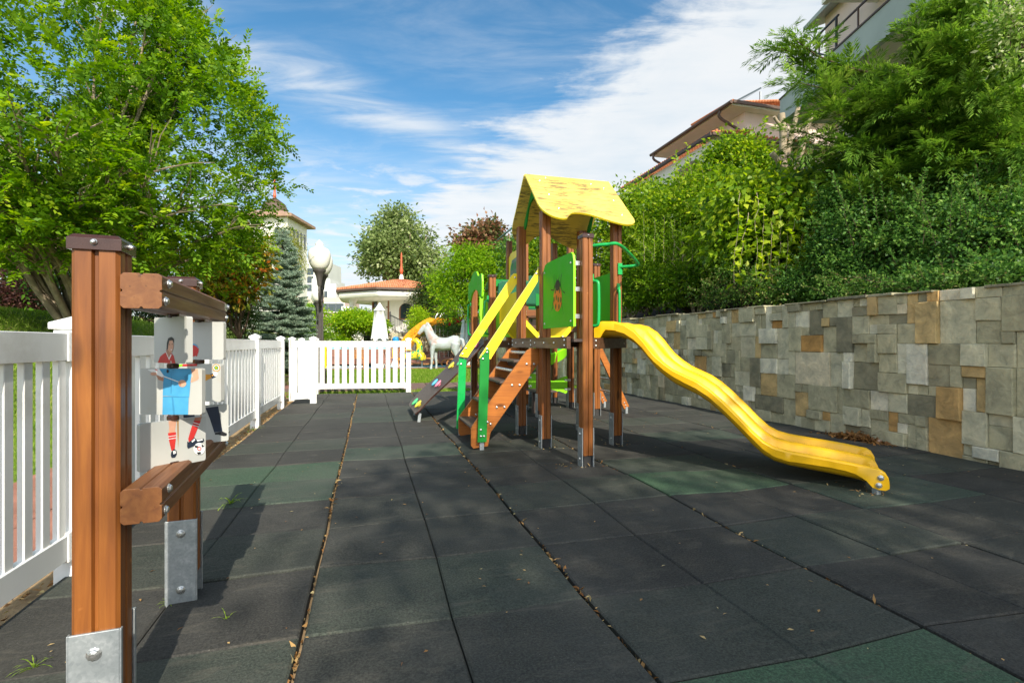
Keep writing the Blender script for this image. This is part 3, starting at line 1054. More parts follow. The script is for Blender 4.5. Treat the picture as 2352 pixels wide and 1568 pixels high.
picture(0, yA, .706, 61, ((8, 617), (1060, 1010, 1415, 1505)), [
    ('rust', [(335, 1040), (350, 1038), (352, 1180), (346, 1300), (338, 1180)]),
    ('skin', [(256, 1042), (331, 1036), (322, 1100), (316, 1152), (258, 1156), (262, 1100)]),
    ('red', [(250, 1152), (325, 1146), (322, 1220), (313, 1306), (283, 1316), (262, 1230)]),
    ('white', [(251, 1182), (325, 1175), (325, 1180), (251, 1188)]), ('white', [(253, 1206), (325, 1198), (325, 1203), (254, 1212)]),
    ('navy', [(280, 1330), (305, 1300), (328, 1316), (333, 1352), (316, 1380), (284, 1382), (276, 1360)]), ('white', [(296, 1318), (318, 1316), (324, 1340), (300, 1350)]),
    ('skin2', [(505, 1018), (577, 1012), (562, 1052), (498, 1048)]),
    ('red', [(496, 1046), (564, 1050), (520, 1150), (494, 1208), (446, 1244), (440, 1212), (468, 1120)]),
    ('white', [(488, 1060), (558, 1082), (556, 1088), (485, 1067)]), ('white', [(480, 1082), (548, 1104), (545, 1110), (478, 1089)]),
    ('navy', [(430, 1236), (446, 1246), (500, 1204), (520, 1222), (592, 1214), (600, 1236), (580, 1252), (436, 1302), (428, 1284)]),
    ('white', [(470, 1236), (500, 1212), (508, 1226), (480, 1248)]), ('white', [(520, 1226), (580, 1218), (586, 1230), (530, 1240)]),
    ('white', ('o', 548, 1308, 58, 56)), ('red', ('o', 548, 1308, 22, 20)), ('white', ('o', 548, 1308, 12, 11)),
    ('black', [(500, 1272), (540, 1284), (530, 1296), (508, 1300)]), ('black', [(570, 1262), (600, 1290), (572, 1296)]), ('black', [(520, 1340), (560, 1336), (566, 1356), (536, 1362)])])
picture(1, yB, 1.009, 0, ((349, 783), (127, 130, 500, 497)), [('blue', ('o', 516, 392, 52, 52)), ('red', ('o', 512, 412, 58, 58)), ('red', [(520, 440), (560, 395), (572, 388), (556, 470)])])
picture(1, yB, .858, -8, ((365, 767), (535, 535, 900, 905)), [
    ('orange', [(560, 640), (680, 636), (690, 668), (600, 720), (560, 730)]), ('navy', [(676, 634), (716, 620), (722, 662), (690, 678)]), ('orange', [(684, 640), (700, 636), (702, 650), (688, 654)]),
    ('white', ('o', 720, 632, 18, 22)), ('orange', ('o', 728, 573, 34, 36)), ('white', ('o', 728, 573, 26, 27)), ('navy', ('o', 728, 573, 19, 20)), ('lime', ('o', 728, 573, 12, 13)), ('red', ('o', 728, 573, 6, 7)),
    ('red', [(430, 540), (560, 536), (560, 556), (430, 560)]), ('lime', [(380, 545), (430, 540), (430, 560), (384, 565)])])
picture(1, yB, .706, 38, ((425, 855), (905, 870, 1195, 1250)), [
    ('rust', [(640, 960), (652, 958), (650, 1120), (642, 1200)]),
    ('navy', [(680, 905), (775, 890), (792, 1000), (808, 1112), (746, 1122), (712, 1000)]), ('black', [(748, 1126), (806, 1112), (842, 1130), (840, 1152), (812, 1154), (776, 1140), (752, 1142)]),
    ('navy', [(520, 915), (600, 908), (600, 1000), (580, 1130), (520, 1130)])])
for y in (yA, yB):
    mb = MB().tube([(.0915, y, .64), (.0915, y, 1.09)], .0055, 8)
    for z in (.645, .780, .933, 1.082):
        mb.lathe([(.013, -.007), (.016, -.005), (.016, .005), (.013, .007)], (.0915, y, z), 12, 1)
    mb.build('spindle', [M['steel'], M['cap']], pz, local=True, smooth=40)

# ------------------------------------------------------------------ climbing tower with slide
T = thing('playground_tower', 'wooden climbing tower with yellow roof, wavy yellow slide, stairs and green panels', 'play structure', (2.0, 5.2, 0))
Ap, Bp, Cp, Dp, Ep = (1.61, 5.39), (1.61, 4.60), (1.69, 3.83), (2.34, 4.58), (2.33, 5.40)
h = .045
for p, z in ((Ap, 2.27), (Bp, 2.25), (Dp, 2.24), (Ep, 2.27)):
    make_post(p[0], p[1], z, T, cap=False, h=h)
make_post(Cp[0], Cp[1], 1.875, T, h=h)
Fp, Gp, Hp, Ip = (3.02, 6.50), (2.98, 7.34), (2.24, 7.31), (2.22, 6.55)
make_post(*Fp, 2.09, T, h=h)
make_post(*Gp, 2.66, T, cap=False, h=h)
make_post(*Hp, 2.66, T, cap=False, h=h)
make_post(*Ip, 1.50, T, h=h)
Jp, Kp = (1.555, 6.545), (1.47, 7.31)
make_post(*Jp, 1.89, T, h=h)
make_post(*Kp, 1.87, T, h=h)
L1, L2 = (2.20, 8.05), (2.98, 8.05)
make_post(*L1, 2.66, T, cap=False, h=h)
make_post(*L2, 2.66, T, cap=False, h=h)

# decks and beams
mb = MB().prism([(1.57, 3.79), (1.74, 3.80), (2.385, 4.53), (2.385, 5.44), (1.57, 5.44)], (0, 0, 1.012), (1, 0, 0), (0, 1, 0), .022)
mb.build('deck', M['tread'], T)
mb = MB().box((1.665, 6.52, 1.005), (2.98, 7.30, 1.027)).build('deck', M['tread'], T)
mb = MB().box((2.24, 7.36, 1.475), (2.94, 8.0, 1.497)).build('deck', M['tread'], T)


def beam(p, q, z0, z1, mat, w=.034, bolts=(), side=None):
    mb = MB().bar((p[0], p[1], (z0 + z1) / 2), (q[0], q[1], (z0 + z1) / 2), w, z1 - z0)
    d = (Vector(q) - Vector(p)).normalized()
    n = Vector((d.y, -d.x)) if side is None else Vector(side)
    L = (Vector(q) - Vector(p)).length
    for t, dzz in bolts:
        c = Vector(p) + d * (L * t) + n * (w / 2)
        mb.bolt((c.x, c.y, (z0 + z1) / 2 + dzz), (n.x, n.y, 0), .009, 1)
    return mb.build('platform_beam', [M[mat], M['steel']], T, bevel=.003)


bl = [(.015, .022), (.015, -.022), (.10, 0), (.26, 0), (.42, .022), (.42, -.022), (.50, 0), (.66, 0), (.82, 0), (.97, .022), (.97, -.022)]
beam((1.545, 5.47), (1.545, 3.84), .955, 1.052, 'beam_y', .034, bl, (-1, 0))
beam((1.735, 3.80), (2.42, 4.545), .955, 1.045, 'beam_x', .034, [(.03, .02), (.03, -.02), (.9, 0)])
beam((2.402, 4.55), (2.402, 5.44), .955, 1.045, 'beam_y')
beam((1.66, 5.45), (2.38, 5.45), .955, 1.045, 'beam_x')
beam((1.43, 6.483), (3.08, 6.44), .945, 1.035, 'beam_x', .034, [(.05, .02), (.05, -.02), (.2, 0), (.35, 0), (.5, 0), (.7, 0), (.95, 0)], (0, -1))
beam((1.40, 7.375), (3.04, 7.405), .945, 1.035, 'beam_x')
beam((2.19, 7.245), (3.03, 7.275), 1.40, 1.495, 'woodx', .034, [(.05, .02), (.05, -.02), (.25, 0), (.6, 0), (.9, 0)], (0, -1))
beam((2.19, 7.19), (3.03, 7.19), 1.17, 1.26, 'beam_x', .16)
beam((2.15, 8.115), (3.03, 8.115), 1.40, 1.495, 'beam_x')

# yellow roof: two wavy boards and green gable arches
ang = math.atan2(.58, .60)
ca, sa = math.cos(ang), math.sin(ang)
outl = [(0, .005), (0, .22), (0, .42), (.0, .60), (.022, .715), (.085, .80), (.165, .838), (.235, .83), (.275, .775), (.325, .728), (.40, .715), (.50, .728), (.60, .775), (.70, .822), (.80, .86), (.885, .868), (.95, .84), (.985, .775), (.985, .68)]
outl = [(x * .95, y) for x, y in outl]
ol = [(p.x, p.y) for p in catmull([(x, y, 0) for x, y in outl], 4)] + [(.936, .45), (.936, .2), (.936, .005)]
for s, vy in ((-1, 5.0), (1, 5.0)):
    mb = MB()
    Yd = Vector((0, s * ca, -sa))
    o = Vector((1.525, 5.0 + s * .002, 2.712))
    mb.prism(ol, o, (1, 0, 0), Yd, .018 * s, 0, 1)
    for bx, by in ((.13, .13), (.21, .055), (.16, .40), (.19, .66), (.70, .10), (.82, .17), (.84, .42), (.83, .70)):
        nrm = Vector((1, 0, 0)).cross(Yd) * s
        if nrm.z < 0:
            nrm = -nrm
        p = o + Vector((bx, 0, 0)) + Yd * by + nrm * (.018 if s == 1 else .018)
        mb.bolt(p, nrm, .008, 2)
    mb.build('roof_panel', [M['oldyellow'] if s < 0 else M['oldyellow'], M['yellow'], M['steel']], T, bevel=.003)
for u in (1.63, 2.38):
    pts = [(0, 2.665), (.10, 2.575), (.20, 2.475), (.30, 2.37), (.36, 2.30), (.375, 2.25), (.33, 2.235), (.285, 2.275), (.25, 2.35), (.20, 2.435), (.13, 2.475), (.06, 2.49)]
    full = pts + [(-x, z) for x, z in reversed(pts[1:])]
    MB().prism(full, (u, 5.0, 0), (0, 1, 0), (0, 0, 1), .020).build('gable_arch', M['midgreen'], T, bevel=.003)

# second roof, dark green, over the rear tower
for s in (-1, 1):
    a2 = R_(42)
    Yd = Vector((s * math.cos(a2), 0, -math.sin(a2)))
    MB().prism([(0, 0), (0, .70), (.06, .80), (.30, .78), (.5, .72), (.75, .80), (.96, .80), (1.02, .70), (1.02, 0)], (2.60 + s * .002, 7.16, 3.19), (0, 1, 0), Yd, .018 * -s).build('roof_panel', M['darkgreen'], T, bevel=.003)

# stairs with yellow handrails
mb = MB()
for v in (4.705, 5.385):
    o = Vector((0, v, 0))
    poly = [(.915, .045), (.935, .02), (1.075, .035), (1.10, .16), (1.60, .84), (1.60, .945), (1.505, .955), (1.46, .93), (.93, .235), (.915, .2)]
    mb = MB().prism(poly, (0, v + .016, 0), (1, 0, 0), (0, 0, 1), .032)
    for bu, bz in ((1.015, .16), (1.10, .24), (1.16, .395), (1.235, .395), (1.31, .60), (1.385, .60), (1.455, .80), (1.53, .80)):
        mb.bolt((bu, v - .017, bz), (0, -1, 0), .010, 1)
    mb.build('stringer', [M['stair_wood'], M['steel']], T, bevel=.004)
for u, z in ((.985, .205), (1.13, .41), (1.275, .615), (1.41, .815)):
    mb = MB().box((u - .075, 4.723, z), (u + .085, 5.367, z + .022)).box((u + .04, 4.725, z - .055), (u + .062, 5.365, z))
    mb.build('tread', M['tread'], T, bevel=.004)
for u, z in ((1.33, .735), (1.485, .905)):
    MB().tube([(u, 4.723, z), (u, 5.367, z)], .017, 12).build('rung', M['steel'], T, smooth=40)
for v, dv, top, eg in ((4.672, 0, [(.985, .86), (1.00, .89), (1.555, 1.70), (1.565, 1.735), (1.565, 1.60), (1.095, .850)], 0), (5.418, 0, [(.925, .86), (.94, .885), (1.50, 1.735), (1.53, 1.765), (1.575, 1.765), (1.575, 1.665), (1.015, .845)], 0)):
    mb = MB().prism(top, (0, v + .011, 0), (1, 0, 0), (0, 0, 1), .022, 0, 1)
    for bu, bz in ((top[0][0] + .035, .885), (top[0][0] + .075, .945), (1.545, 1.665 if v < 5 else 1.72)):
        mb.bolt((bu, v - .012, bz), (0, -1, 0), .010, 2)
    mb.build('handrail', [M['yellow'], M['yellow_edge'], M['steel']], T, bevel=.002, seg=1)
for v, u0, tp in ((4.645, .965, .945), (5.392 + .0, .90, .865)):
    pl = [(u0, .085), (u0 + .085, .085), (u0 + .115, tp - .01), (u0 + .095, tp), (u0 + .025, tp - .085)] if v < 5 else [(u0, .085), (u0 + .082, .085), (u0 + .11, tp - .02), (u0 + .03, tp - .02)]
    vv = v if v < 5 else 5.447
    mb = MB().prism(pl, (0, vv + .010, 0), (1, 0, 0), (0, 0, 1), .020)
    for bu, bz in ((u0 + .03, .14), (u0 + .06, .14), (u0 + .03, .20), (u0 + .095, .27), (u0 + .05, tp - .09), (u0 + .09, tp - .03)):
        mb.bolt((bu, vv - .011, bz), (0, -1, 0), .010, 1)
    mb.build('rail_post', [M['midgreen'] if v < 5 else M['brightgreen'], M['steel']], T, bevel=.002, seg=1)  # far post's sunlight and near post's shade are put into their greens
    MB().box((u0 + .025, vv + .011, -.045), (u0 + .065, vv + .020, .14)).build('rail_foot', M['galv'], T)

# ladybird panel between the two front posts, facing left
mb = MB()
rr = [(3.81, 1.135), (3.81, 1.66), (3.825, 1.71), (3.86, 1.735), (4.42, 1.735), (4.49, 1.722), (4.535, 1.68), (4.545, 1.62), (4.545, 1.135)]
ux = 1.592
# outline in (y, z); extruded towards -x
mb.prism(rr, (ux, 0, 0), (0, 1, 0), (0, 0, 1), -.019, 0, 1)
px0 = ux - .019


def decal(pts, mat, lv):
    ar = sum(pts[i][0] * pts[(i + 1) % len(pts)][1] - pts[(i + 1) % len(pts)][0] * pts[i][1] for i in range(len(pts)))
    if ar > 0:
        pts = pts[::-1]
    mb.add([(px0 - .0006 - lv * .0004, p[0], p[1]) for p in pts], [tuple(range(len(pts)))], mat)


def ell(cy_, cz_, ry, rz, k=18):
    return [(cy_ + ry * math.cos(2 * pi * i / k), cz_ + rz * math.sin(2 * pi * i / k)) for i in range(k)]


BY = 4.165
for pts in ([(BY + .085, 1.615), (BY + .092, 1.59), (BY + .082, 1.55), (BY + .075, 1.48), (BY + .085, 1.478)], [(BY - .115, 1.60), (BY - .09, 1.56), (BY - .075, 1.485), (BY - .062, 1.488), (BY - .082, 1.57)],
            [(BY + .035, 1.60), (BY + .042, 1.56), (BY + .012, 1.525), (BY + .004, 1.53), (BY + .032, 1.562)], [(BY - .045, 1.595), (BY - .042, 1.56), (BY - .004, 1.525), (BY + .004, 1.53), (BY - .034, 1.566)],
            [(BY + .17, 1.485), (BY + .165, 1.472), (BY + .10, 1.462), (BY + .06, 1.50), (BY + .07, 1.506), (BY + .105, 1.474)], [(BY - .175, 1.41), (BY - .17, 1.425), (BY - .10, 1.45), (BY - .06, 1.50), (BY - .07, 1.50), (BY - .11, 1.44)],
            [(BY + .18, 1.275), (BY + .172, 1.285), (BY + .12, 1.31), (BY + .088, 1.41), (BY + .10, 1.412), (BY + .13, 1.318)], [(BY - .14, 1.235), (BY - .135, 1.255), (BY - .09, 1.33), (BY - .07, 1.42), (BY - .08, 1.42), (BY - .105, 1.325)]):
    decal(pts, 3, 0)
decal(ell(BY, 1.385, .105, .112), 4, 1)
decal(ell(BY, 1.50, .060, .048), 3, 2)
for dy, zz in ((.052, 1.455), (-.052, 1.45), (.085, 1.385), (.025, 1.395), (-.022, 1.375), (-.08, 1.37), (.045, 1.32), (-.035, 1.315)):
    decal(ell(BY + dy, zz, .019, .024, 12), 5, 3)
decal([(BY + .006, 1.295), (BY - .006, 1.295), (BY, 1.27)], 0, 4)
for y_, z_ in ((3.86, 1.65), (4.50, 1.65), (3.86, 1.18), (4.50, 1.18)):
    mb.bolt((px0, y_, z_), (-1, 0, 0), .009, 2)
for z_ in (1.20, 1.42, 1.63):
    mb.box((1.593, 3.84, z_), (1.648, 3.856, z_ + .035), 2)
mb.build('ladybird_panel', [M['green'], M['lime'], M['steel'], paint('printed_black', (.012, .016, .014), .6), paint('ladybird_orange', (.68, .15, .015), .45), paint('ladybird_spot', (.10, .10, .02), .5)], T)

# plain green side panel, rear right
mb = MB()
pr = [(4.64, 1.20), (5.34, 1.20), (5.34, 1.60), (5.30, 1.70), (4.64, 1.70)]
mb.prism(pr, (2.345, 0, 0), (0, 1, 0), (0, 0, 1), -.019)
mb.build('side_panel', M['green'], T, bevel=.003)

# grab handles and the bar across the slide mouth
for p, sx in ((Cp, (.035, -.06)), (Dp, (-.02, -.065))):
    x, y = p[0] + (.05 if p is Cp else -.0), p[1] + (.0 if p is Cp else -.05)
    a, b = Vector((x, y, 1.50)), Vector((x, y, 1.14))
    o = Vector((sx[0], sx[1], 0))
    if p is Dp:
        a.z, b.z = 1.52, 1.14
    mb = MB().tube(catmull([a, a + o * .8 + Vector((0, 0, -.005)), a + o + Vector((0, 0, -.06)), b + o + Vector((0, 0, .06)), b + o * .8 + Vector((0, 0, .005)), b], 5), .013, 10)
    mb.cbox((a.x, a.y, a.z + .02), (.014, .014, .04), 0)
    mb.build('grab_handle', M['brightgreen'], T, smooth=40)
a, b = Vector((Cp[0] + .045, Cp[1] - .02, 1.785)), Vector((Dp[0] + .02, Dp[1] - .045, 1.745))
q = Vector((.13, -.13, 0))
mb = MB().tube(catmull([a, a + q * .7, a + q + Vector((.08, .05, 0)), b + q + Vector((-.02, -.02, .02)), b + q * .75, b], 5), .014, 10)
mb.cbox((b.x, b.y, b.z - .02), (.022, .01, .055))
mb.build('safety_bar', M['brightgreen'], T, smooth=40)

# wavy slide
top = [(0.0, 1.135), (.02, 1.165), (.06, 1.183), (.17, 1.181), (.255, 1.158), (.335, 1.106), (.40, 1.035), (.45, .968), (.50, .908), (.575, .845), (.645, .797), (.73, .757), (.815, .718), (.905, .660), (1.005, .570), (1.105, .470), (1.20, .368), (1.275, .300), (1.345, .264), (1.43, .245), (1.56, .230), (1.69, .217), (1.81, .203), (1.91, .187), (1.96, .180), (1.99, .160), (2.008, .125), (2.012, .10)]
bot = [(0.0, 1.038), (.052, 1.045), (.075, 1.085), (.10, 1.112), (.17, 1.106), (.255, 1.080), (.335, 1.030), (.40, .968), (.45, .905), (.50, .852), (.575, .788), (.645, .740), (.73, .695), (.815, .655), (.905, .597), (1.005, .510), (1.105, .412), (1.20, .315), (1.275, .240), (1.345, .195), (1.43, .172), (1.56, .166), (1.69, .157), (1.77, .147), (1.84, .128), (1.89, .092), (1.92, .056), (1.95, .045), (2.0, .042), (2.012, .06)]


def interp(pr, s_):
    for (a, b), (c, d) in zip(pr, pr[1:]):
        if a <= s_ <= c:
            return b + (d - b) * (s_ - a) / (c - a)
    return pr[-1][1]


S0, SD, SN = Vector((1.82, 3.955)), Vector((.7071, -.7071)), Vector((.7071, .7071))
WD = .80
st = sorted(set([round(x, 3) for x, _ in top] + [round(i * .03, 3) for i in range(67)] + [.05, .075, .1]))
mb = MB()
NSEC = None
for s_ in st:
    zt = interp(top, s_)
    zb = min(interp(bot, s_), zt - .03)
    dbed = .105 * min(1, max(.15, (2.012 - s_) / .10)) if s_ > 1.9 else .105
    zbed = max(zt - dbed, .05)
    zu = zbed - .014
    if s_ < .09:
        zu = max(zu, 1.03)
    k = min(1.0, (zt - zbed) / .105)
    # three rims with two shallow lanes between
    H2 = WD / 2
    ln = [(.052, -.016), (.066, -.055), (.09, -.088), (.14, -.100), (H2 / 1.0 - .20, -.102)]
    one = [(.034, zt - .002), (.052, zt - .016 * k), (.068, zt - .058 * k), (.095, zt - .092 * k), (.15, zt - .105 * k), (.25, zt - .105 * k), (.305, zt - .092 * k), (H2 - .068, zt - .058 * k), (H2 - .052, zt - .016 * k), (H2 - .034, zt - .002)]
    sec = [(0, zb), (-.004, zt - .016), (.004, zt - .004), (.016, zt)] + one + [(H2, zt + .001)] + [(y_ + H2, z_) for y_, z_ in one] + [(WD - .016, zt), (WD - .004, zt - .004), (WD + .004, zt - .016), (WD, zb),
           (WD - .014, zb), (WD - .02, zt - .03 * k), (WD - .05, min(zu + .03, zt - .075 * k)), (WD - .10, zu), (WD / 2, zu - .004), (.10, zu), (.05, min(zu + .03, zt - .075 * k)), (.02, zt - .03 * k), (.014, zb)]
    NSEC = len(sec)
    s2 = s_
    for y_, z_ in sec:
        # the bed stops short of the side walls at the bottom
        ss = s2
        if s_ > 1.86 and .06 < y_ < WD - .06:
            ss = s_ - (s_ - 1.86) * (.12 if abs(y_ - WD / 2) < .06 else .42)
        p = S0 + SD * ss + SN * y_
        mb.v.append((p.x, p.y, z_))
        mb.t.append(.5)
ns = len(st)
for i in range(ns - 1):
    for j in range(NSEC):
        a, b = i * NSEC + j, i * NSEC + (j + 1) % NSEC
        mb.f.append((a, b, b + NSEC, a + NSEC))
        mb.m.append(0)
mb.f.append(tuple(range(NSEC))[::-1])
mb.f.append(tuple((ns - 1) * NSEC + j for j in range(NSEC)))
mb.m += [0, 0]
sl = mb.build('slide', M['slide'], T, smooth=38)
for y_, nn in ((-.005, -1), (WD + .005, 1)):
    mb = MB()
    n = SN * nn
    for ss, zz in ((1.965, .125), (1.955, .075)):
        p = S0 + SD * ss + SN * y_
        mb.bolt((p.x, p.y, zz), (n.x, n.y, 0), .015, 0)
    mb.build('bolt', M['steel'], sl)
for y_ in (.03, WD - .03):
    p = S0 + SD * 1.945 + SN * y_
    MB().bar((p.x, p.y, -.05), (p.x, p.y, .075), .035, .035, (1, 0, 0)).build('slide_foot', M['galv'], T)

# climbing board with coloured holds
b0, b1 = Vector((.565, 0, .10)), Vector((1.50, 0, 1.035))
Ld = (b1 - b0)
LL = Ld.length
X = Ld.normalized()
Yv = Vector((0, 1, 0))
N = X.cross(Yv)
lo, hi = [], []
for i in range(25):
    t = i / 24
    wv = .055 * math.sin(t * 2 * pi * 1.35 + .2)
    e = .05 * (1 - min(1, min(t, 1 - t) / .06)) ** 2
    lo.append((t * LL, 6.44 + wv + e))
    hi.append((t * LL, 7.58 + wv * 2.2 - e))
mb = MB().prism(lo + hi[::-1], (b0.x, 0, b0.z), X, Yv, .020, 0, 1)
cb = mb.build('climbing_board', [M['tread'], M['cap']], T, bevel=.003)
HC = {'green': (.10, .55, .22), 'yellow': (.72, .62, .06), 'blue': (.12, .48, .70), 'pink': (.70, .22, .32)}
for t, v, c in ((.075, 7.08, 'green'), (.085, 6.72, 'yellow'), (.355, 7.02, 'blue'), (.36, 6.72, 'pink'), (.60, 7.04, 'yellow'), (.66, 6.66, 'green'), (.90, 6.70, 'pink')):
    p = Vector((b0.x, v, b0.z)) + X * (t * LL) - N * 0.0
    up = -N if N.z < 0 else N
    if N.z < 0:
        p = p
    else:
        p = p + N * .020
    MB().lathe([(.030, 0), (.034, .012), (.060, .018), (.066, .028), (.060, .038), (.03, .044)], p, 16, 0, up, squash=(1, .8)).build('climbing_hold', paint('hold_' + c, HC[c], .5, .1, 20), cb, smooth=50)
for v in (6.56, 7.16):
    MB().bar((.60, v, -.05), (.62, v, .115), .036, .036, (1, 0, 0)).build('board_foot', M['galv'], T)

# arch, lime panels and hood of the small rear tower
arch = [(7.40, 1.62), (7.40, 1.85), (7.27, 1.88), (7.15, 1.945), (6.97, 1.985), (6.82, 1.965), (6.70, 1.895), (6.49, 1.885), (6.49, 1.60), (6.60, 1.615), (6.72, 1.69), (6.93, 1.735), (7.12, 1.70), (7.27, 1.61)]
ar_ = [(p.x, p.y) for p in catmull([(a, b, 0) for a, b in arch], 3, True)]
MB().prism(ar_, (1.425 + .0, 0, 0), (0, 1, 0), (0, 0, 1), -.022, 0, 1).build('arch_panel', [M['green'], M['lime']], T)
MB().prism([(1.54, 1.09), (2.17, 1.09), (2.17, 1.70), (2.13, 1.74), (1.60, 1.74), (1.54, 1.68)], (0, 7.275, 0), (1, 0, 0), (0, 0, 1), .02, 0, 0).build('lime_panel', M['lime'], T, bevel=.003)
MB().prism([(1.615, 1.10), (1.70, 1.10), (1.70, 1.60), (1.615, 1.60)], (0, 6.60, 0), (1, 0, 0), (0, 0, 1), .02).build('lime_panel', M['lime'], T)
MB().prism([(1.64, 1.50), (2.18, 1.50), (2.18, 1.83), (1.70, 1.83), (1.655, 1.79)], (0, 6.64, 0), (1, 0, 0), (0, 0, 1), .05).build('hood_panel', M['darkgreen'], T, bevel=.008)
mb = MB().prism([(6.66, 1.76), (6.74, 1.84), (7.0, 1.90), (7.2, 1.84), (7.26, 1.76)], (1.62, 0, 0), (0, 1, 0), (0, 0, 1), .55)
mb.build('hood', M['midgreen'], T, bevel=.01)
for y_ in (7.31, 6.55):
    x_ = 1.425 if y_ > 7 else 1.50
    MB().tube(catmull([(x_ + .01, y_, 1.56), (x_ - .04, y_ - .03, 1.55), (x_ - .05, y_ - .03, 1.48), (x_ - .05, y_ - .03, 1.20), (x_ - .04, y_ - .03, 1.13), (x_ + .01, y_, 1.12)], 4), .012, 8).cbox((x_, y_, 1.58), (.012, .012, .045)).build('grab_handle', M['brightgreen'], T, smooth=40)

# yellow trough bridge between the towers
prof = [(1.66, 1.60), (1.66, 1.25), (1.85, 1.055), (2.11, 1.055), (2.27, 1.23), (2.27, 1.60)]
for i in range(5):
    (u0, z0), (u1, z1) = prof[i], prof[i + 1]
    mb = MB().bar((u0, 5.97, z0), (u1, 5.97, z1), 1.02, .018, Vector((-(z1 - z0), 0, u1 - u0)))
    mb.build('bridge_board', M['yellow'], T, bevel=.002, seg=1)
for v in (5.46, 6.46):
    mb = MB()
    for i in range(5):
        (u0, z0), (u1, z1) = prof[i], prof[i + 1]
        mb.bar((u0, v, z0), (u1, v, z1), .024, .05, Vector((-(z1 - z0), 0, u1 - u0)))
    for u, z in ((1.66, 1.27), (1.84, 1.07), (2.12, 1.07), (2.26, 1.22)):
        mb.bolt((u, v - .012, z), (0, -1, 0), .009, 1)
    mb.build('bridge_frame', [M['yellow'], M['steel']], T)

# rear tower: window panel, back panel, curved slide, fish panel, bench, ladder
mb = MB().prism([(7.37, 1.52), (8.0, 1.52), (8.0, 2.38), (7.9, 2.43), (7.47, 2.43), (7.37, 2.36)], (2.20, 0, 0), (0, 1, 0), (0, 0, 1), -.02)
mb.prism([(7.42, 1.56), (7.90, 1.56), (7.86, 2.18), (7.76, 2.30), (7.42, 2.32)], (2.179, 0, 0), (0, 1, 0), (0, 0, 1), -.014, 1)
for y_ in (7.50, 7.68):
    for z_ in (1.98, 1.68, 2.14):
        mb.box((2.163, y_, z_), (2.165, y_ + .11, z_ + .11), 2)
mb.build('window_panel', [M['yellow'], M['darkgreen'], M['midgreen']], T)
MB().prism([(2.28, 1.50), (2.92, 1.50), (2.92, 2.02), (2.84, 2.11), (2.36, 2.11), (2.28, 2.02)], (0, 8.06, 0), (1, 0, 0), (0, 0, 1), .02).build('back_panel', M['darkgreen'], T, bevel=.003)
MB().prism([(2.26, 1.53), (2.86, 1.53), (2.86, 1.60), (2.30, 1.80), (2.26, 1.80)], (0, 7.36, 0), (1, 0, 0), (0, 0, 1), .02).build('corner_panel', M['midgreen'], T)
mb = MB()
sec = [(-.30, .20), (-.28, .22), (-.255, .19), (-.22, .05), (-.12, .0), (.12, .0), (.22, .05), (.255, .19), (.28, .22), (.30, .20), (.27, .03), (.15, -.03), (-.15, -.03), (-.27, .03)]
ks = 34
for i in range(ks + 1):
    t = i / ks
    a = R_(150 - 330 * t)
    cx_, cy_ = 2.62, 8.72
    rad = .52
    z = 1.40 - 1.16 * t ** .95
    d = Vector((math.cos(a), math.sin(a), 0))
    for y_, zz in sec:
        p = Vector((cx_, cy_, z)) + d * (rad + y_) + Vector((0, 0, zz))
        mb.v.append(tuple(p))
        mb.t.append(.5)
n_ = len(sec)
for i in range(ks):
    for j in range(n_):
        mb.f.append((i * n_ + j, i * n_ + (j + 1) % n_, (i + 1) * n_ + (j + 1) % n_, (i + 1) * n_ + j))
        mb.m.append(1 if j in (0, 1, 8, 9) else 0)
mb.f += [tuple(range(n_))[::-1], tuple(ks * n_ + j for j in range(n_))]
mb.m += [0, 0]
mb.build('curved_slide', [M['greenslide'], M['lime']], T, smooth=40)
fin = [(2.285, .31), (2.285, .545), (2.38, .545), (2.50, .515), (2.60, .455), (2.69, .43), (2.80, .475), (2.895, .50), (2.91, .49), (2.905, .25), (2.88, .235), (2.78, .275), (2.66, .27), (2.52, .30), (2.40, .32)]
mb = MB().prism(fin, (0, 7.30, 0), (1, 0, 0), (0, 0, 1), .02)
for u, z in ((2.285, .49), (2.285, .36), (2.91, .44), (2.91, .30)):
    mb.box((u - .05, 7.275, z - .015), (u + .05, 7.282, z + .015), 1)
    mb.bolt((u + (.03 if u < 2.5 else -.03), 7.275, z), (0, -1, 0), .010, 1)
mb.build('fin_panel', [M['lime'], M['steel']], T)
MB().prism([(7.0, .28), (7.0, .52), (6.98, .55), (6.80, .55), (6.80, .28)], (2.99, 0, 0), (0, 1, 0), (0, 0, 1), .02).build('side_board', M['midgreen'], T)
MB().box((2.20, 6.70, .315), (2.52, 7.14, .34)).bar((2.26, 6.92, -.04), (2.26, 6.92, .315), .06, .06, (1, 0, 0)).build('low_seat', M['tread'], T, bevel=.004)
for v in (6.57, 7.27):
    mb = MB().bar((3.06, v, 1.00), (3.52, v, .085), .032, .085, (1, 0, .5))
    for t in (.96, .92):
        mb.bolt((3.06 + .46 * t, v - .017, 1.0 - .915 * t), (0, -1, 0), .010, 1)
    mb.build('ladder_stringer', [M['stair_wood'], M['steel']], T, bevel=.003)
    MB().box((3.50, v - .02, -.045), (3.535, v + .02, .10)).build('ladder_foot', M['galv'], T)
for t in (.12, .34, .56, .78):
    u, z = 3.06 + .46 * t, 1.0 - .915 * t
    MB().tube([(u, 6.585, z), (u, 7.255, z)], .016, 10).build('rung', M['steel'], T, smooth=40)
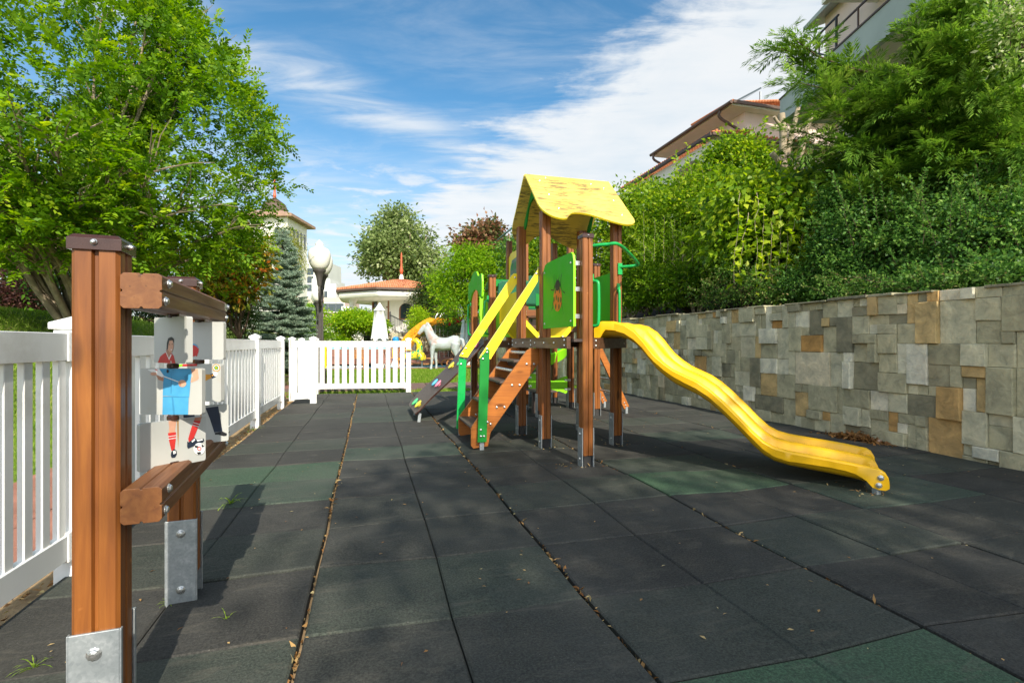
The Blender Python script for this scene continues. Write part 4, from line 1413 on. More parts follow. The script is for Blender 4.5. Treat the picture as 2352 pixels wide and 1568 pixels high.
# ------------------------------------------------------------------ street lamps
def lamp(px, d, label, gap, group, yaw):
    base = ground_at(px, d, -.06)
    r = thing('garden_lamp', label, 'lamp', base, 0, group)
    b = base
    mb = MB().lathe([(.15, 0), (.15, .10), (.13, .12), (.115, .35), (.13, .40), (.10, .46), (.075, .60), (.095, .66), (.07, .72), (.066, .80)], b, 16)
    k = len(mb.v)
    n = 24
    for z, rad in ((.80, .066), (2.02, .050)):
        for j in range(n):
            rr = rad * (1 if j % 2 else .86)
            mb.v.append((b.x + rr * math.cos(2 * pi * j / n), b.y + rr * math.sin(2 * pi * j / n), b.z + z))
            mb.t.append(.5)
    for j in range(n):
        mb.f.append((k + j, k + (j + 1) % n, k + n + (j + 1) % n, k + n + j))
        mb.m.append(0)
    mb.lathe([(.060, 2.02), (.066, 2.05), (.05, 2.08), (.046, 2.30), (.055, 2.32), (.04, 2.35)], b, 16)
    mb.build('lamp_post', M['lampiron'], r, smooth=35)
    dr = Vector((math.sin(yaw), math.cos(yaw), 0))
    for s in (-1, 1):
        c = b + dr * (gap * s)
        mb = MB().tube(catmull([b + Vector((0, 0, 1.92)), b + dr * (gap * s * .6) + Vector((0, 0, 1.98)), c + Vector((0, 0, 2.16)), c + Vector((0, 0, 2.40))], 5), .030, 10)
        mb.lathe([(.036, 2.34), (.050, 2.38), (.056, 2.46), (.075, 2.56), (.105, 2.645), (.135, 2.675), (.14, 2.69), (.14, 2.72), (.125, 2.725)], c, 20)
        a = mb.build('lamp_arm', M['lampiron'], r, smooth=35)
        MB().lathe([(.125, 2.72), (.165, 2.76), (.205, 2.83), (.232, 2.92), (.245, 3.01), (.243, 3.08), (.225, 3.14), (.19, 3.185), (.13, 3.215), (.092, 3.235), (.080, 3.27), (.092, 3.295), (.088, 3.31), (.055, 3.335), (.035, 3.355), (.02, 3.375), (.004, 3.40)], c, 28).build('lamp_globe', M['globe'], a, smooth=50)
    return r


lamp(737, 12.0, 'nearer dark double headed garden lamp with white globes behind the white gate', .44, None, YAW + R_(-16.5))
lamp(729, 20.8, 'farther double headed garden lamp, its globes half hidden by the nearer lamp', .40, None, YAW + R_(-24))


# ------------------------------------------------------------------ fused bodies (horse, toys)
def fuse(name, mb, mat, parent, voxel=.02, smooth_it=4, local=True, split=None):
    o = mb.build('tmp_' + name, mat, None)
    md = o.modifiers.new('r', 'REMESH')
    md.mode = 'VOXEL'
    md.voxel_size = voxel
    sm = o.modifiers.new('s', 'SMOOTH')
    sm.factor = .5
    sm.iterations = smooth_it
    dg = bpy.context.evaluated_depsgraph_get()
    me = bpy.data.meshes.new_from_object(o.evaluated_get(dg))
    me.name = name
    bpy.data.objects.remove(o)
    me.polygons.foreach_set('use_smooth', [True] * len(me.polygons))
    ob = bpy.data.objects.new(name, me)
    COL.objects.link(ob)
    me.materials.clear()
    me.materials.append(mat)
    ob.parent = parent
    return ob


hp = ground_at(1022, 20.4, -.04)
hr = thing('horse_statue', 'life size white and pinkish horse statue standing on the grass facing left', 'statue', hp, -YAW)
mb = MB()
mb.tube([(.62, 0, 1.12), (.55, 0, 1.12), (.40, 0, 1.10), (.15, 0, 1.02), (-.10, 0, 1.00), (-.35, 0, 1.04), (-.52, 0, 1.08), (-.60, 0, 1.10)], [.10, .22, .27, .255, .26, .265, .20, .10], 16, flat=(.82, 1.0))
mb.tube([(-.42, 0, 1.13), (-.55, 0, 1.30), (-.66, 0, 1.50), (-.74, 0, 1.66), (-.78, 0, 1.74)], [.24, .20, .155, .12, .10], 14, flat=(.62, 1.0))
mb.tube([(-.70, 0, 1.74), (-.80, 0, 1.68), (-.92, 0, 1.56), (-1.02, 0, 1.44), (-1.06, 0, 1.39)], [.09, .125, .10, .075, .06], 12, flat=(.7, 1.0))
for s in (-1, 1):
    mb.tube([(-.72, s * .05, 1.74), (-.725, s * .065, 1.82), (-.72, s * .06, 1.90)], [.035, .03, .006], 8)
    f = .06 if s > 0 else -.04
    mb.tube([(-.42, s * .13, 1.02), (-.44 + f, s * .14, .80), (-.45 + f, s * .14, .54), (-.45 + f, s * .14, .48), (-.45 + f * 1.5, s * .14, .22), (-.46 + f * 1.6, s * .14, .12), (-.47 + f * 1.7, s * .14, .0)], [.13, .105, .065, .068, .042, .05, .065], 10)
    g_ = .10 if s > 0 else -.03
    mb.tube([(.44, s * .13, 1.02), (.42 + g_ * .3, s * .15, .80), (.50 + g_, s * .15, .56), (.53 + g_, s * .15, .50), (.49 + g_, s * .15, .24), (.47 + g_, s * .15, .12), (.44 + g_, s * .15, .0)], [.19, .155, .075, .07, .045, .05, .068], 10)
fuse('horse_body', mb, M['horse'], hr, .022, 5)
mb = MB().tube([(.60, 0, 1.22), (.70, 0, 1.18), (.75, .0, .95), (.74, 0, .70), (.70, 0, .52)], [.05, .07, .075, .06, .02], 10)
fuse('tail', mb, M['horse'], hr, .02, 3)
mb = MB().tube([(-.70, 0, 1.86), (-.62, 0, 1.72), (-.52, 0, 1.52), (-.42, 0, 1.36)], [.03, .05, .05, .02], 8, flat=(.5, 1.2))
mb.build('mane', M['horse'], hr, smooth=60, local=True)

# ------------------------------------------------------------------ pool furniture
def teak_chair(name='garden_chair'):
    r = thing(name, 'round backed slatted teak garden chair left of the closed white parasol', 'chair', (0, 0, 0))
    mb = MB().prism([(.25 * math.cos(a * pi / 10), .25 * math.sin(a * pi / 10)) for a in range(20)], (0, 0, .42), (1, 0, 0), (0, 1, 0), .03)
    mb.build('seat', M['teak'], r, local=True)
    mb = MB()
    arc = [R_(190 + i * 160 / 12) for i in range(13)]
    mb.tube([(.29 * math.cos(a), .29 * math.sin(a), .86) for a in arc], .020, 6)
    mb.tube([(.27 * math.cos(a), .27 * math.sin(a), .44) for a in arc], .020, 6)
    for a in arc[1:-1]:
        mb.bar((.27 * math.cos(a), .27 * math.sin(a), .44), (.29 * math.cos(a), .29 * math.sin(a), .86), .035, .012, (math.cos(a), math.sin(a), 0))
    mb.build('backrest', M['teak'], r, local=True)
    for sx in (-1, 1):
        for sy in (-1, 1):
            MB().tube([(sx * .19, sy * .19, .43), (sx * .23, sy * .24, 0)], [.026, .020], 6).build('leg', M['teak'], r, local=True)
        MB().tube(catmull([(sx * .28, -.05, .80), (sx * .30, .12, .68), (sx * .26, .24, .64), (sx * .22, .20, .43)], 4), .02, 6).build('armrest', M['teak'], r, local=True)
    return r


ch = teak_chair()
ch.location = ground_at(826, 20.6, -.04)
ch.rotation_euler = (0, 0, R_(-14))
dup(ch, ground_at(901, 20.7, -.04), R_(8), 'round backed slatted teak garden chair right of the closed white parasol')


def parasol(px, d, zt, label, h=1.55):
    b = ground_at(px, d, -.04)
    r = thing('closed_parasol', label, 'parasol', b)
    MB().lathe([(.20, 0), (.27, .02), (.28, .12), (.20, .17), (.06, .19)], b, 18).build('parasol_base', M['stucco'], r, smooth=40)
    MB().tube([(b.x, b.y, .1), (b.x, b.y, zt)], .024, 8).build('parasol_pole', M['canvas'], r, smooth=60)
    mb = MB()
    n = 32
    lv = [(0, .015), (.06, .05), (.22, .15), (.30, .20), (.34, .235), (.36, .20), (.8, .235), (1.2, .27), (h, .31)]
    for dzz, rad in lv:
        for j in range(n):
            rr = rad * (1 + .16 * math.sin(8 * 2 * pi * j / n + dzz) * min(1, dzz * 2))
            zz = zt - dzz - (.05 * math.sin(5 * 2 * pi * j / n) if dzz == h else 0)
            mb.v.append((b.x + rr * math.cos(2 * pi * j / n), b.y + rr * math.sin(2 * pi * j / n), zz))
            mb.t.append(.5)
    for i in range(len(lv) - 1):
        for j in range(n):
            a, q = i * n + j, i * n + (j + 1) % n
            mb.f.append((q, a, a + n, q + n))
            mb.m.append(0)
    mb.build('canopy', M['canvas'], r, smooth=70)
    return r


parasol(872, 21.4, 2.70, 'tall closed white parasol standing between the two teak chairs')
parasol(1071, 24.0, 2.35, 'closed white parasol half hidden by leaves right of the horse', 1.45)

# pool slide
r = thing('pool_slide', 'orange plastic pool slide with steel hand hoops behind the horse', 'slide', ground_at(990, 26, 0))
P0, P1, P2, P3, P4 = at(1013, 747, 27.0), at(998, 742, 26.6), at(972, 757, 25.8), at(945, 783, 25.0), at(920, 826, 24.2)
path = catmull([P0, P1, P2, P3, P4], 6)
mb = MB()
sec = [(-.34, .26), (-.30, .28), (-.27, .22), (-.20, .03), (0, -.02), (.20, .03), (.27, .22), (.30, .28), (.34, .26), (.27, 0), (.1, -.06), (-.1, -.06), (-.27, 0)]
ns, nn = len(path), len(sec)
for i, p in enumerate(path):
    d = (path[min(i + 1, ns - 1)] - path[max(i - 1, 0)])
    x = Vector((d.y, -d.x, 0)).normalized()
    y = x.cross(d).normalized()
    if y.z < 0:
        y = -y
    for a, b in sec:
        mb.v.append(tuple(p + x * a + y * b))
        mb.t.append(.5)
for i in range(ns - 1):
    for j in range(nn):
        mb.f.append((i * nn + j, i * nn + (j + 1) % nn, (i + 1) * nn + (j + 1) % nn, (i + 1) * nn + j))
        mb.m.append(0)
mb.f += [tuple(range(nn))[::-1], tuple((ns - 1) * nn + j for j in range(nn))]
mb.m += [0, 0]
mb.build('slide_chute', M['orange_slide'], r, smooth=40)
for px in (1000, 1010):
    b = ground_at(px, 26.9, .02)
    MB().tube(catmull([b, b + Vector((0, 0, 1.9)), b + Vector((.06, .05, 2.45)), b + Vector((.3, .1, 2.50)), b + Vector((.42, .15, 1.9)), b + Vector((.5, .2, 0))], 6), .025, 8).build('hand_hoop', M['steel'], r, smooth=50)
MB().tube([ground_at(960, 25.4, -.05), at(960, 772, 25.4)], .05, 8).build('slide_support', M['steel'], r)

# spotted dinosaur ride by the pool
b = ground_at(951, 22.6, -.02)
r = thing('dinosaur_ride', 'yellow dinosaur shaped pool ride with green spots beside the pool slide', 'toy', b, -YAW)
mb = MB().tube([(-.62, 0, .42), (-.40, 0, .45), (-.1, 0, .48), (.2, 0, .50), (.45, 0, .46)], [.06, .15, .19, .20, .12], 12)
mb.tube([(.18, 0, .52), (.26, 0, .78), (.20, 0, 1.05), (.08, 0, 1.15), (-.05, 0, 1.13)], [.18, .15, .14, .13, .07], 12)
mb.tube([(.25, -.2, .60), (.38, -.24, .38), (.40, -.24, .26)], [.13, .13, .08], 10).tube([(.25, .2, .60), (.38, .24, .38), (.40, .24, .26)], [.13, .13, .08], 10)
fuse('ride_body', mb, M['spotted'], r, .03, 4)
for x_ in (-.3, .35):
    MB().tube([(x_, 0, 0), (x_, 0, .40)], .03, 8).build('stand', M['steel'], r, local=True)

# parrot figure and loungers
b = ground_at(908, 22.2, -.04)
r = thing('parrot_statue', 'blue and yellow parrot figure standing behind the gate by the pool', 'statue', b, -YAW)
mb = MB().tube([(0, 0, .25), (0, 0, .45), (0, 0, .75), (.02, 0, 1.0), (.05, 0, 1.17)], [.10, .19, .20, .16, .14], 14).tube([(.03, 0, 1.18), (.0, 0, 1.28), (0, 0, 1.32)], [.15, .14, .05], 12)
fuse('parrot_body', mb, M['blue'], r, .03, 3)
MB().tube([(.12, 0, 1.24), (.24, 0, 1.20), (.26, 0, 1.10)], [.06, .045, .01], 8).build('beak', M['black'], r, local=True, smooth=60)
MB().lathe([(.05, 0), (.13, .1), (.14, .3), (.08, .5)], (-.0, -.13, .35), 12).build('breast', M['yellow'], r, local=True, smooth=60)
MB().lathe([(.2, 0), (.22, .05), (.12, .28)], (0, 0, 0), 14).build('statue_base', M['stucco'], r, local=True)


def lounger(px, d, rz, label):
    r = thing('wooden_lounger', label, 'lounger', ground_at(px, d, -.03), rz)
    for s in (-1, 1):
        mb = MB().tube(catmull([(-.75, s * .3, .10), (-.78, s * .3, .24), (-.6, s * .3, .34), (0, s * .3, .30), (.7, s * .3, .34), (.8, s * .3, .22), (.72, s * .3, .10), (0, s * .3, .06)], 4, True), .035, 6)
        mb.build('rocker_frame', M['teak'], r, local=True, smooth=50)
    mb = MB()
    for i in range(11):
        mb.box((-.62 + i * .12, -.3, .32), (-.54 + i * .12, .3, .345))
    mb.build('slats', M['teak'], r, local=True)
    mb = MB()
    for i in range(6):
        mb.bar((.35, -.27 + i * .105, .33), (.85, -.27 + i * .105, .95), .07, .02, (1, 0, 0))
    mb.build('backrest', M['teak'], r, local=True)
    return r


lounger(1062, 21.6, R_(-30), 'curved teak lounger just right of the white horse')
lounger(1085, 24.5, R_(20), 'teak lounger farther back behind the climbing board')
lounger(963, 23.8, R_(150), 'teak lounger under the yellow spotted dinosaur ride')

# striped slide post and yellow swing post glimpsed through the gate
b = ground_at(748, 21, -.05)
t = thing('pool_shower', 'yellow and green pool shower post seen through the gate beside the lamp', 'shower', b)
MB().tube([b, b + Vector((0, 0, 1.05))], .035, 8).build('shower_post', M['yellow'], t)
MB().lathe([(.06, 0), (.07, .05), (.05, .1)], b + Vector((0, 0, 1.02)), 10).build('shower_head', M['midgreen'], t)

# ------------------------------------------------------------------ far garden walls
gw = thing('garden_wall', 'low weathered stone wall at the back of the pool lawn', 'wall', ground_at(1080, 31, 0))
mb = MB()
a, b = ground_at(905, 31, 0), ground_at(1150, 28, 0)
d = (b - a).normalized()
nn = Vector((d.y, -d.x, 0))
L = (b - a).length
x = 0
row = 0
for row in range(6):
    x = -rnd.uniform(0, .3)
    while x < L:
        w_ = rnd.uniform(.3, .8)
        p, q = a + d * max(0, x), a + d * min(L, x + w_ - .015)
        mb.bar((p.x, p.y, .0 + row * .27 + .13), (q.x, q.y, row * .27 + .13), .24 + rnd.uniform(0, .05), .26, (0, 0, 1), 0, rnd.choice([.1, .3, .5, .6, .85, .2]))
        x += w_
mb.build('wall_stones', M['stone'], gw, tint=True)

# ------------------------------------------------------------------ pool pavilion with tiled roof
pc = ground_at(922, 37.5, 0)
pv = thing('pool_pavilion', 'white pool pavilion with orange tiled roof, red finial and arched window', 'building', pc)


def oct_(r_, n=8, a0=22.5, sq=1.0):
    return [(pc.x + r_ * math.cos(R_(a0 + 360 / n * i)), pc.y + r_ * sq * math.sin(R_(a0 + 360 / n * i))) for i in range(n)]


ER, EZ = 4.75, 4.62
mb = MB()
nseg = 64
rings = [(ER, EZ - .02), (ER, EZ + .06)] + [(ER * (1 - k / 9) + .05, EZ + .06 + .98 * (k / 9) ** 1.0) for k in range(1, 10)]


def rad8(a, r_):
    m_ = (a + pi / 8) % (pi / 4) - pi / 8
    return r_ * math.cos(pi / 8) / math.cos(m_) if r_ > .2 else r_


for i, (r_, z) in enumerate(rings):
    for j in range(nseg * 3):
        a = 2 * pi * j / (nseg * 3)
        rip = .05 * (1 if j % 3 == 0 else -.5) if 1 <= i < len(rings) - 1 else 0
        rr = rad8(a, r_)
        mb.v.append((pc.x + rr * math.cos(a), pc.y + rr * math.sin(a), z + rip + (.02 * (i % 2))))
        mb.t.append(.5)
nn = nseg * 3
for i in range(len(rings) - 1):
    for j in range(nn):
        a, b = i * nn + j, i * nn + (j + 1) % nn
        mb.f.append((a, b, b + nn, a + nn))
        mb.m.append(0)
rf = mb.build('roof', M['tiles'], pv)
MB().lathe([(.18, 0), (.14, .35), (.06, .45)], (pc.x, pc.y, EZ + .96), 10).build('finial_base', M['stucco'], rf)
MB().lathe([(.02, .4), (.10, .55), (.14, .72), (.09, .9), (.07, 1.1), (.055, 1.9), (.005, 2.1)], (pc.x, pc.y, EZ + .96), 10).build('finial', M['red'], rf, smooth=40)
MB().prism(oct_(ER + .06), (0, 0, EZ - .16), (1, 0, 0), (0, 1, 0), .14).build('gutter', M['gutter'], rf)
mb = MB().prism(oct_(ER - .10), (0, 0, EZ - .62), (1, 0, 0), (0, 1, 0), .455)
mb.build('soffit', M['soffit'], pv, bevel=.2)
# body: white drum to the right, glazed doors in its left face
bc = ground_at(957, 38.6, 0)
WR = 3.1
body = [(bc.x + WR * math.cos(R_(22.5 + 45 * i)), bc.y + WR * math.sin(R_(22.5 + 45 * i))) for i in range(8)]
wl = MB().prism(body, (0, 0, -.2), (1, 0, 0), (0, 1, 0), EZ - .38)
wl = wl.build('wall', M['stucco'], pv)
# arched window, set on the wall face towards the camera
fa = None
for i in range(8):
    p, q = Vector((*body[i], 0)), Vector((*body[(i + 1) % 8], 0))
    m_ = (p + q) / 2 - Vector((bc.x, bc.y, 0))
    m_.normalize()
    sc = m_.dot(Vector((-FX, -FY, 0)))
    if fa is None or sc > fa[0]:
        fa = (sc, p, q, m_, i)
_, p, q, nrm, fi = fa
wpos = at(915, 716, 35.7)
ax = Vector((-nrm.y, nrm.x, 0))
if ax.dot(Vector((FY, -FX, 0))) < 0:
    ax = -ax
ctr = (p + q) / 2
tpos = (Vector((wpos.x, wpos.y, 0)) - ctr).dot(ax)


def arch_poly(w_, h_, k=10):
    return [(-w_, 0), (w_, 0)] + [(w_ * math.cos(pi * i / k), h_ + w_ * math.sin(pi * i / k)) for i in range(k + 1)]


o = ctr + ax * max(-1.0, min(.95, tpos))
win = MB().prism(arch_poly(.46, .68), (o.x, o.y, 2.62), ax, (0, 0, 1), .06).build('window', M['frame_wood'], pv)
MB().prism(arch_poly(.36, .68), (o.x + nrm.x * .065, o.y + nrm.y * .065, 2.72), ax, (0, 0, 1), .012).build('pane', M['glass'], win)
# glazed doors between drum and porch
da, db = ground_at(857, 37.2, 0), ground_at(893, 36.2, 0)
dd = (db - da).normalized()
dn = Vector((dd.y, -dd.x, 0))
mb = MB()
dl = (db - da).length
for k in range(4):
    c = da + dd * (dl * k / 3)
    mb.bar((c.x, c.y, 2.0), (c.x, c.y, 4.3), .12, .12, (dn.x, dn.y, 0))
for z in (2.05, 3.55, 4.25):
    mb.bar((da.x, da.y, z), (db.x, db.y, z), .10, .10)
door = mb.build('door', M['frame_wood'], pv)
mb = MB()
mb.add([(da.x, da.y, 2.0), (db.x, db.y, 2.0), (db.x, db.y, 4.3), (da.x, da.y, 4.3)], [(0, 1, 2, 3)])
mb.build('pane', M['glass'], door)
cp = ground_at(810, 35.2, 0)
MB().lathe([(.26, 2.0), (.24, 2.1), (.22, 3.75), (.30, 3.95), (.46, 4.1)], (cp.x, cp.y, 0), 16).build('column', M['soffit'], pv, smooth=40)
# terrace slab, mosaic band, under-wall, steps and rail
ta, tb = ground_at(838, 31.5, 0), ground_at(893, 31.5, 0)
dd = (tb - ta).normalized()
fw = Vector((-dd.y, dd.x, 0))
tc_ = ground_at(800, 37, 0)
mb = MB().prism([(0, 0), (1.48, 0), (2.6, 1.2), (2.6, 9), (-1.8, 9), (-1.8, 3.0), (0, 3.0)], (ta.x, ta.y, 1.68), dd, fw, .34)
ts = mb.build('terrace_slab', M['stucco'], pv)
mb = MB()
for k in range(14):
    p = ta + dd * (.05 + k * .102) - fw * .004
    mb.bar((p.x, p.y, 1.87), (p.x + dd.x * .09, p.y + dd.y * .09, 1.87), .006, .12, (0, 0, 1), k % 3)
mb.build('mosaic_band', [paint('mosaic_red', (.50, .22, .17), .5), paint('mosaic_tan', (.62, .50, .36), .5), paint('mosaic_grey', (.52, .48, .46), .5)], ts)
mb = MB().prism([(-.2, .4), (2.4, .4), (2.6, 8), (-.2, 8)], (ta.x, ta.y, -.1), dd, fw, 1.77)
mb.build('under_wall', paint('dark_rubble', (.11, .10, .09), .9, .5, 6, bmp=.8), pv)
la, lb = ground_at(690, 33.5, 0), ground_at(790, 33.5, 0)
mb = MB().bar((la.x, la.y, 1.88), (lb.x, lb.y, 1.88), .35, .30).bar((la.x, la.y, 1.25), (lb.x, lb.y, 1.25), .5, .40).build('terrace_edge', M['stucco'], pv)
mb = MB()
d2 = (lb - la).normalized()
Lr = (lb - la).length
for k in range(34):
    p = la + d2 * (Lr * k / 33)
    mb.bar((p.x, p.y, 2.0), (p.x, p.y, 2.95), .03, .03, (d2.x, d2.y, 0))
mb.bar((la.x, la.y, 2.95), (lb.x, lb.y, 2.95), .06, .05).bar((la.x, la.y, 2.12), (lb.x, lb.y, 2.12), .04, .04)
for k in range(17):
    p = la + d2 * (Lr * (k + .5) / 17)
    mb.tube([p + d2 * (.10 * math.cos(t * pi / 4)) + Vector((0, 0, 2.5 + .16 * math.sin(t * pi / 4))) for t in range(9)], .014, 4)
mb.build('balustrade', M['iron'], pv)
s0, s1 = at(896, 758, 31.8), at(972, 800, 28.6)
n_s = 11
mb = MB()
for k in range(n_s):
    p = s0.lerp(s1, k / n_s)
    q = s0.lerp(s1, (k + 1) / n_s)
    side = Vector((FX, FY, 0)) * .75
    mid = (p + q) / 2 + side
    z = s0.z + (s1.z - s0.z) * (k + .5) / n_s
    mb.prism([(-.2, -.75), (.2, -.75), (.2, .75), (-.2, .75)], (mid.x, mid.y, z - .8), (FY, -FX, 0), (FX, FY, 0), .8)
mb.build('steps', paint('step_stone', (.50, .42, .30), .85, .15, 5), pv)
mb = MB().bar(s0 + Vector((0, 0, -.22)), s1 + Vector((0, 0, -.30)), .08, .42)
mb.build('step_kerb', M['stucco'], pv)
mb = MB()
for side_ in (0,):
    for k in range(22):
        p = s0.lerp(s1, k / 21)
        mb.bar(p, p + Vector((0, 0, .95)), .022, .022, (1, 0, 0))
    mb.bar(s0 + Vector((0, 0, .95)), s1 + Vector((0, 0, .95)), .05, .05)
    mb.bar(s0 + Vector((0, 0, .15)), s1 + Vector((0, 0, .15)), .03, .03)
    mb.bar(s0, s0 + Vector((0, 0, 1.15)), .09, .09, (1, 0, 0))
    e0, e1 = at(918, 745, 32.5), at(965, 745, 32.5)
    for k in range(14):
        p = e0.lerp(e1, k / 13)
        mb.bar((p.x, p.y, 1.3), (p.x, p.y, 2.5), .025, .025, (1, 0, 0))
    mb.bar((e0.x, e0.y, 2.5), (e1.x, e1.y, 2.5), .04, .04).bar((e0.x, e0.y, 1.95), (e1.x, e1.y, 1.95), .03, .03)
mb.build('step_rail', M['iron'], pv)

# low tiled annexe roof and dark gazebo roof left of the pavilion
p = ground_at(835, 48, 0)
t = thing('tiled_outbuilding', 'low building with an orange tiled roof behind the pavilion porch', 'building', p)
MB().cbox((p.x, p.y, 1.2), (2.2, 2.0, 1.3)).build('wall', M['stucco'], t)
MB().lathe([(3.3, 2.5), (3.3, 2.6), (.1, 4.1)], (p.x, p.y, 0), 4).build('roof', M['tiles'], t)
p = ground_at(752, 50, 0)
t = thing('dark_roofed_pergola', 'brown roofed pergola on posts behind the terrace railing', 'pergola', p, -YAW)
MB().lathe([(2.9, 2.55), (2.9, 2.8), (1.0, 3.35)], (0, 0, 0), 4).build('roof', M['gutter'], t, local=True)
for sx in (-1.5, 1.5):
    for sy in (-1.5, 1.5):
        MB().box((sx - .12, sy - .12, -.1), (sx + .12, sy + .12, 2.56)).build('post', M['stucco'], t, local=True)


# ------------------------------------------------------------------ far white hotel and bell tower
def far_block(name, label, px0, px1, ytop, d, mat, depth=12, base=-1, rows=(), cols=5, wcol='glass', roof=None, rowz=None):
    a, b = at(px0, ytop, d), at(px1, ytop, d)
    w_ = (b - a).length
    r = thing(name, label, 'building', (a.x, a.y, base), -YAW)
    zt = a.z - base
    MB().box((0, 0, 0), (w_, depth, zt)).build('wall', mat, r, local=True)
    if roof is not None:
        MB().box((-.4, -.4, zt), (w_ + .4, depth, zt + .6)).build('roof', roof, r, local=True)
    for z in rowz or ():
        for k in range(cols):
            c = w_ * (k + .5) / cols
            f = MB().box((c - .9, -.06, z - base), (c + .9, .02, z - base + 1.9)).build('window', M['stucco'], r, local=True)
            MB().box((c - .75, -.09, z - base + .15), (c + .75, -.065, z - base + 1.75)).build('pane', M[wcol], f, local=True)
    return r


far_block('hotel_block', 'tall blank white hotel block with tiny windows between spruce and lamp', 688, 738, 594, 120, M['farwhite'], 14, -1, cols=1, rowz=(13.0, 14.9, 16.8))
far_block('hotel_block', 'stepped white hotel wing right of the lamp globe, above the pink wing', 716, 758, 640, 112, M['farwhite'], 10, -1, cols=2, rowz=(10.6,))
far_block('hotel_block', 'small white hotel step just left of the pavilion roof', 752, 772, 652, 108, M['farwhite'], 10, -1, cols=1)
far_block('hotel_block', 'low pale pink hotel wing with brown windows right of the lamps', 700, 790, 683, 100, M['farpink'], 10, -1, cols=5, rowz=(4.3, 7.0))
far_block('hotel_block', 'lowest white hotel end behind the pavilion column', 784, 806, 703, 98, M['farwhite'], 8, -1, cols=2, rowz=(4.6,))

tp = at(550, 480, 66)
bt = thing('bell_tower', 'tall white bell tower with tiled roof and arched openings above the spruce', 'tower', (tp.x, tp.y, -1), -YAW)
TW = 6.2
TH = 18.2
MB().box((0, 0, 0), (TW, TW, TH)).build('wall', M['stucco'], bt, local=True)
mb = MB()
for sx, sy in ((0, 0),):
    mb.add([(-.9, -.9, TH), (TW + .9, -.9, TH), (TW + .9, TW + .9, TH), (-.9, TW + .9, TH), (-.9, -.9, TH + .35), (TW + .9, -.9, TH + .35), (TW + .9, TW + .9, TH + .35), (-.9, TW + .9, TH + .35), (TW / 2 - .8, TW / 2 - .8, TH + 1.6), (TW / 2 + .8, TW / 2 - .8, TH + 1.6), (TW / 2 + .8, TW / 2 + .8, TH + 1.6), (TW / 2 - .8, TW / 2 + .8, TH + 1.6)],
           [(3, 2, 1, 0), (0, 1, 5, 4), (1, 2, 6, 5), (2, 3, 7, 6), (3, 0, 4, 7), (4, 5, 9, 8), (5, 6, 10, 9), (6, 7, 11, 10), (7, 4, 8, 11), (8, 9, 10, 11)])
rf = mb.build('roof', M['oldtiles'], bt, local=True)
MB().lathe([(1.7, 0), (1.75, .6), (1.4, 1.5), (.6, 2.1), (.15, 2.4)], (TW / 2, TW / 2, TH + 1.0), 12).build('dome', M['gutter'], rf, local=True, smooth=40)
MB().lathe([(.15, 0), (.22, .5), (.15, .9), (.13, 3.5), (.01, 4.2)], (TW / 2, TW / 2, TH + 3.2), 8).build('finial', M['red'], rf, local=True)
for k in range(5):
    y = .8 + k * 1.15
    MB().prism(arch_poly(.30, 1.7), (TW + .005, y, TH - 3.1), (0, 1, 0), (0, 0, 1), .05).build('opening', M['glass'], bt, local=True)
MB().prism(arch_poly(.45, 1.6), (TW * .80, -.005, TH - 3.2), (1, 0, 0), (0, 0, 1), .05).build('lattice_window', M['glass'], bt, local=True)
MB().prism(arch_poly(.5, 1.2), (TW + .005, 2.3, TH - 11.2), (0, 1, 0), (0, 0, 1), .05).build('opening', M['frame_wood'], bt, local=True)

# ------------------------------------------------------------------ pink house on the hill (right)
HU, V0, V1, EZ = 14.0, 17.8, 23.2, 10.55
hs = thing('pink_house', 'pale pink house with brown gutters, tiled eaves and blue balcony above the shrubs', 'house', (HU, V0, 2))
MB().box((HU + .95, V0 - .02, 2), (HU + 9, V1 - .35, EZ)).build('wall', M['pinkstucco'], hs)
mb = MB().box((HU + .02, V0 - .40, EZ), (HU + 10, V1 + .15, EZ + .12))
rf = mb.build('soffit', M['soffit'], hs)
mb = MB()
for k in range(46):
    y = V0 - .45 + k * (V1 - V0 + .65) / 46
    mb.tube([(HU - .05, y + .06, EZ + .10), (HU + 4.5, y + .06, EZ + .8)], .05, 6)
for k in range(40):
    x = HU + k * .24
    mb.tube([(x, V0 - .50, EZ + .14), (x + .1, V0 + 2.4, EZ + .35)], .05, 6)
mb.build('roof', M['tiles'], hs)
mb = MB().tube([(HU - .08, V0 - .5, EZ + .08), (HU - .08, V1 + .2, EZ + .08)], .075, 8)
mb.bar((HU + .0, V0 - .5, EZ + .1), (HU + 10, V0 - .5, EZ + .1), .06, .12)
mb.tube(catmull([(HU - .08, V0 + .2, EZ), (HU - .05, V0 + .25, EZ - .25), (HU + .6, V0 + .05, EZ - .7), (HU + .92, V0 + .0, EZ - .9)], 4), .06, 8)
mb.tube(catmull([(HU - .08, V1 - .1, EZ), (HU - .05, V1 - .1, EZ - .25), (HU + .6, V1 - .25, EZ - .6), (HU + .92, V1 - .3, EZ - .8)], 4), .06, 8)
mb.build('gutter', M['gutter'], hs, smooth=50)
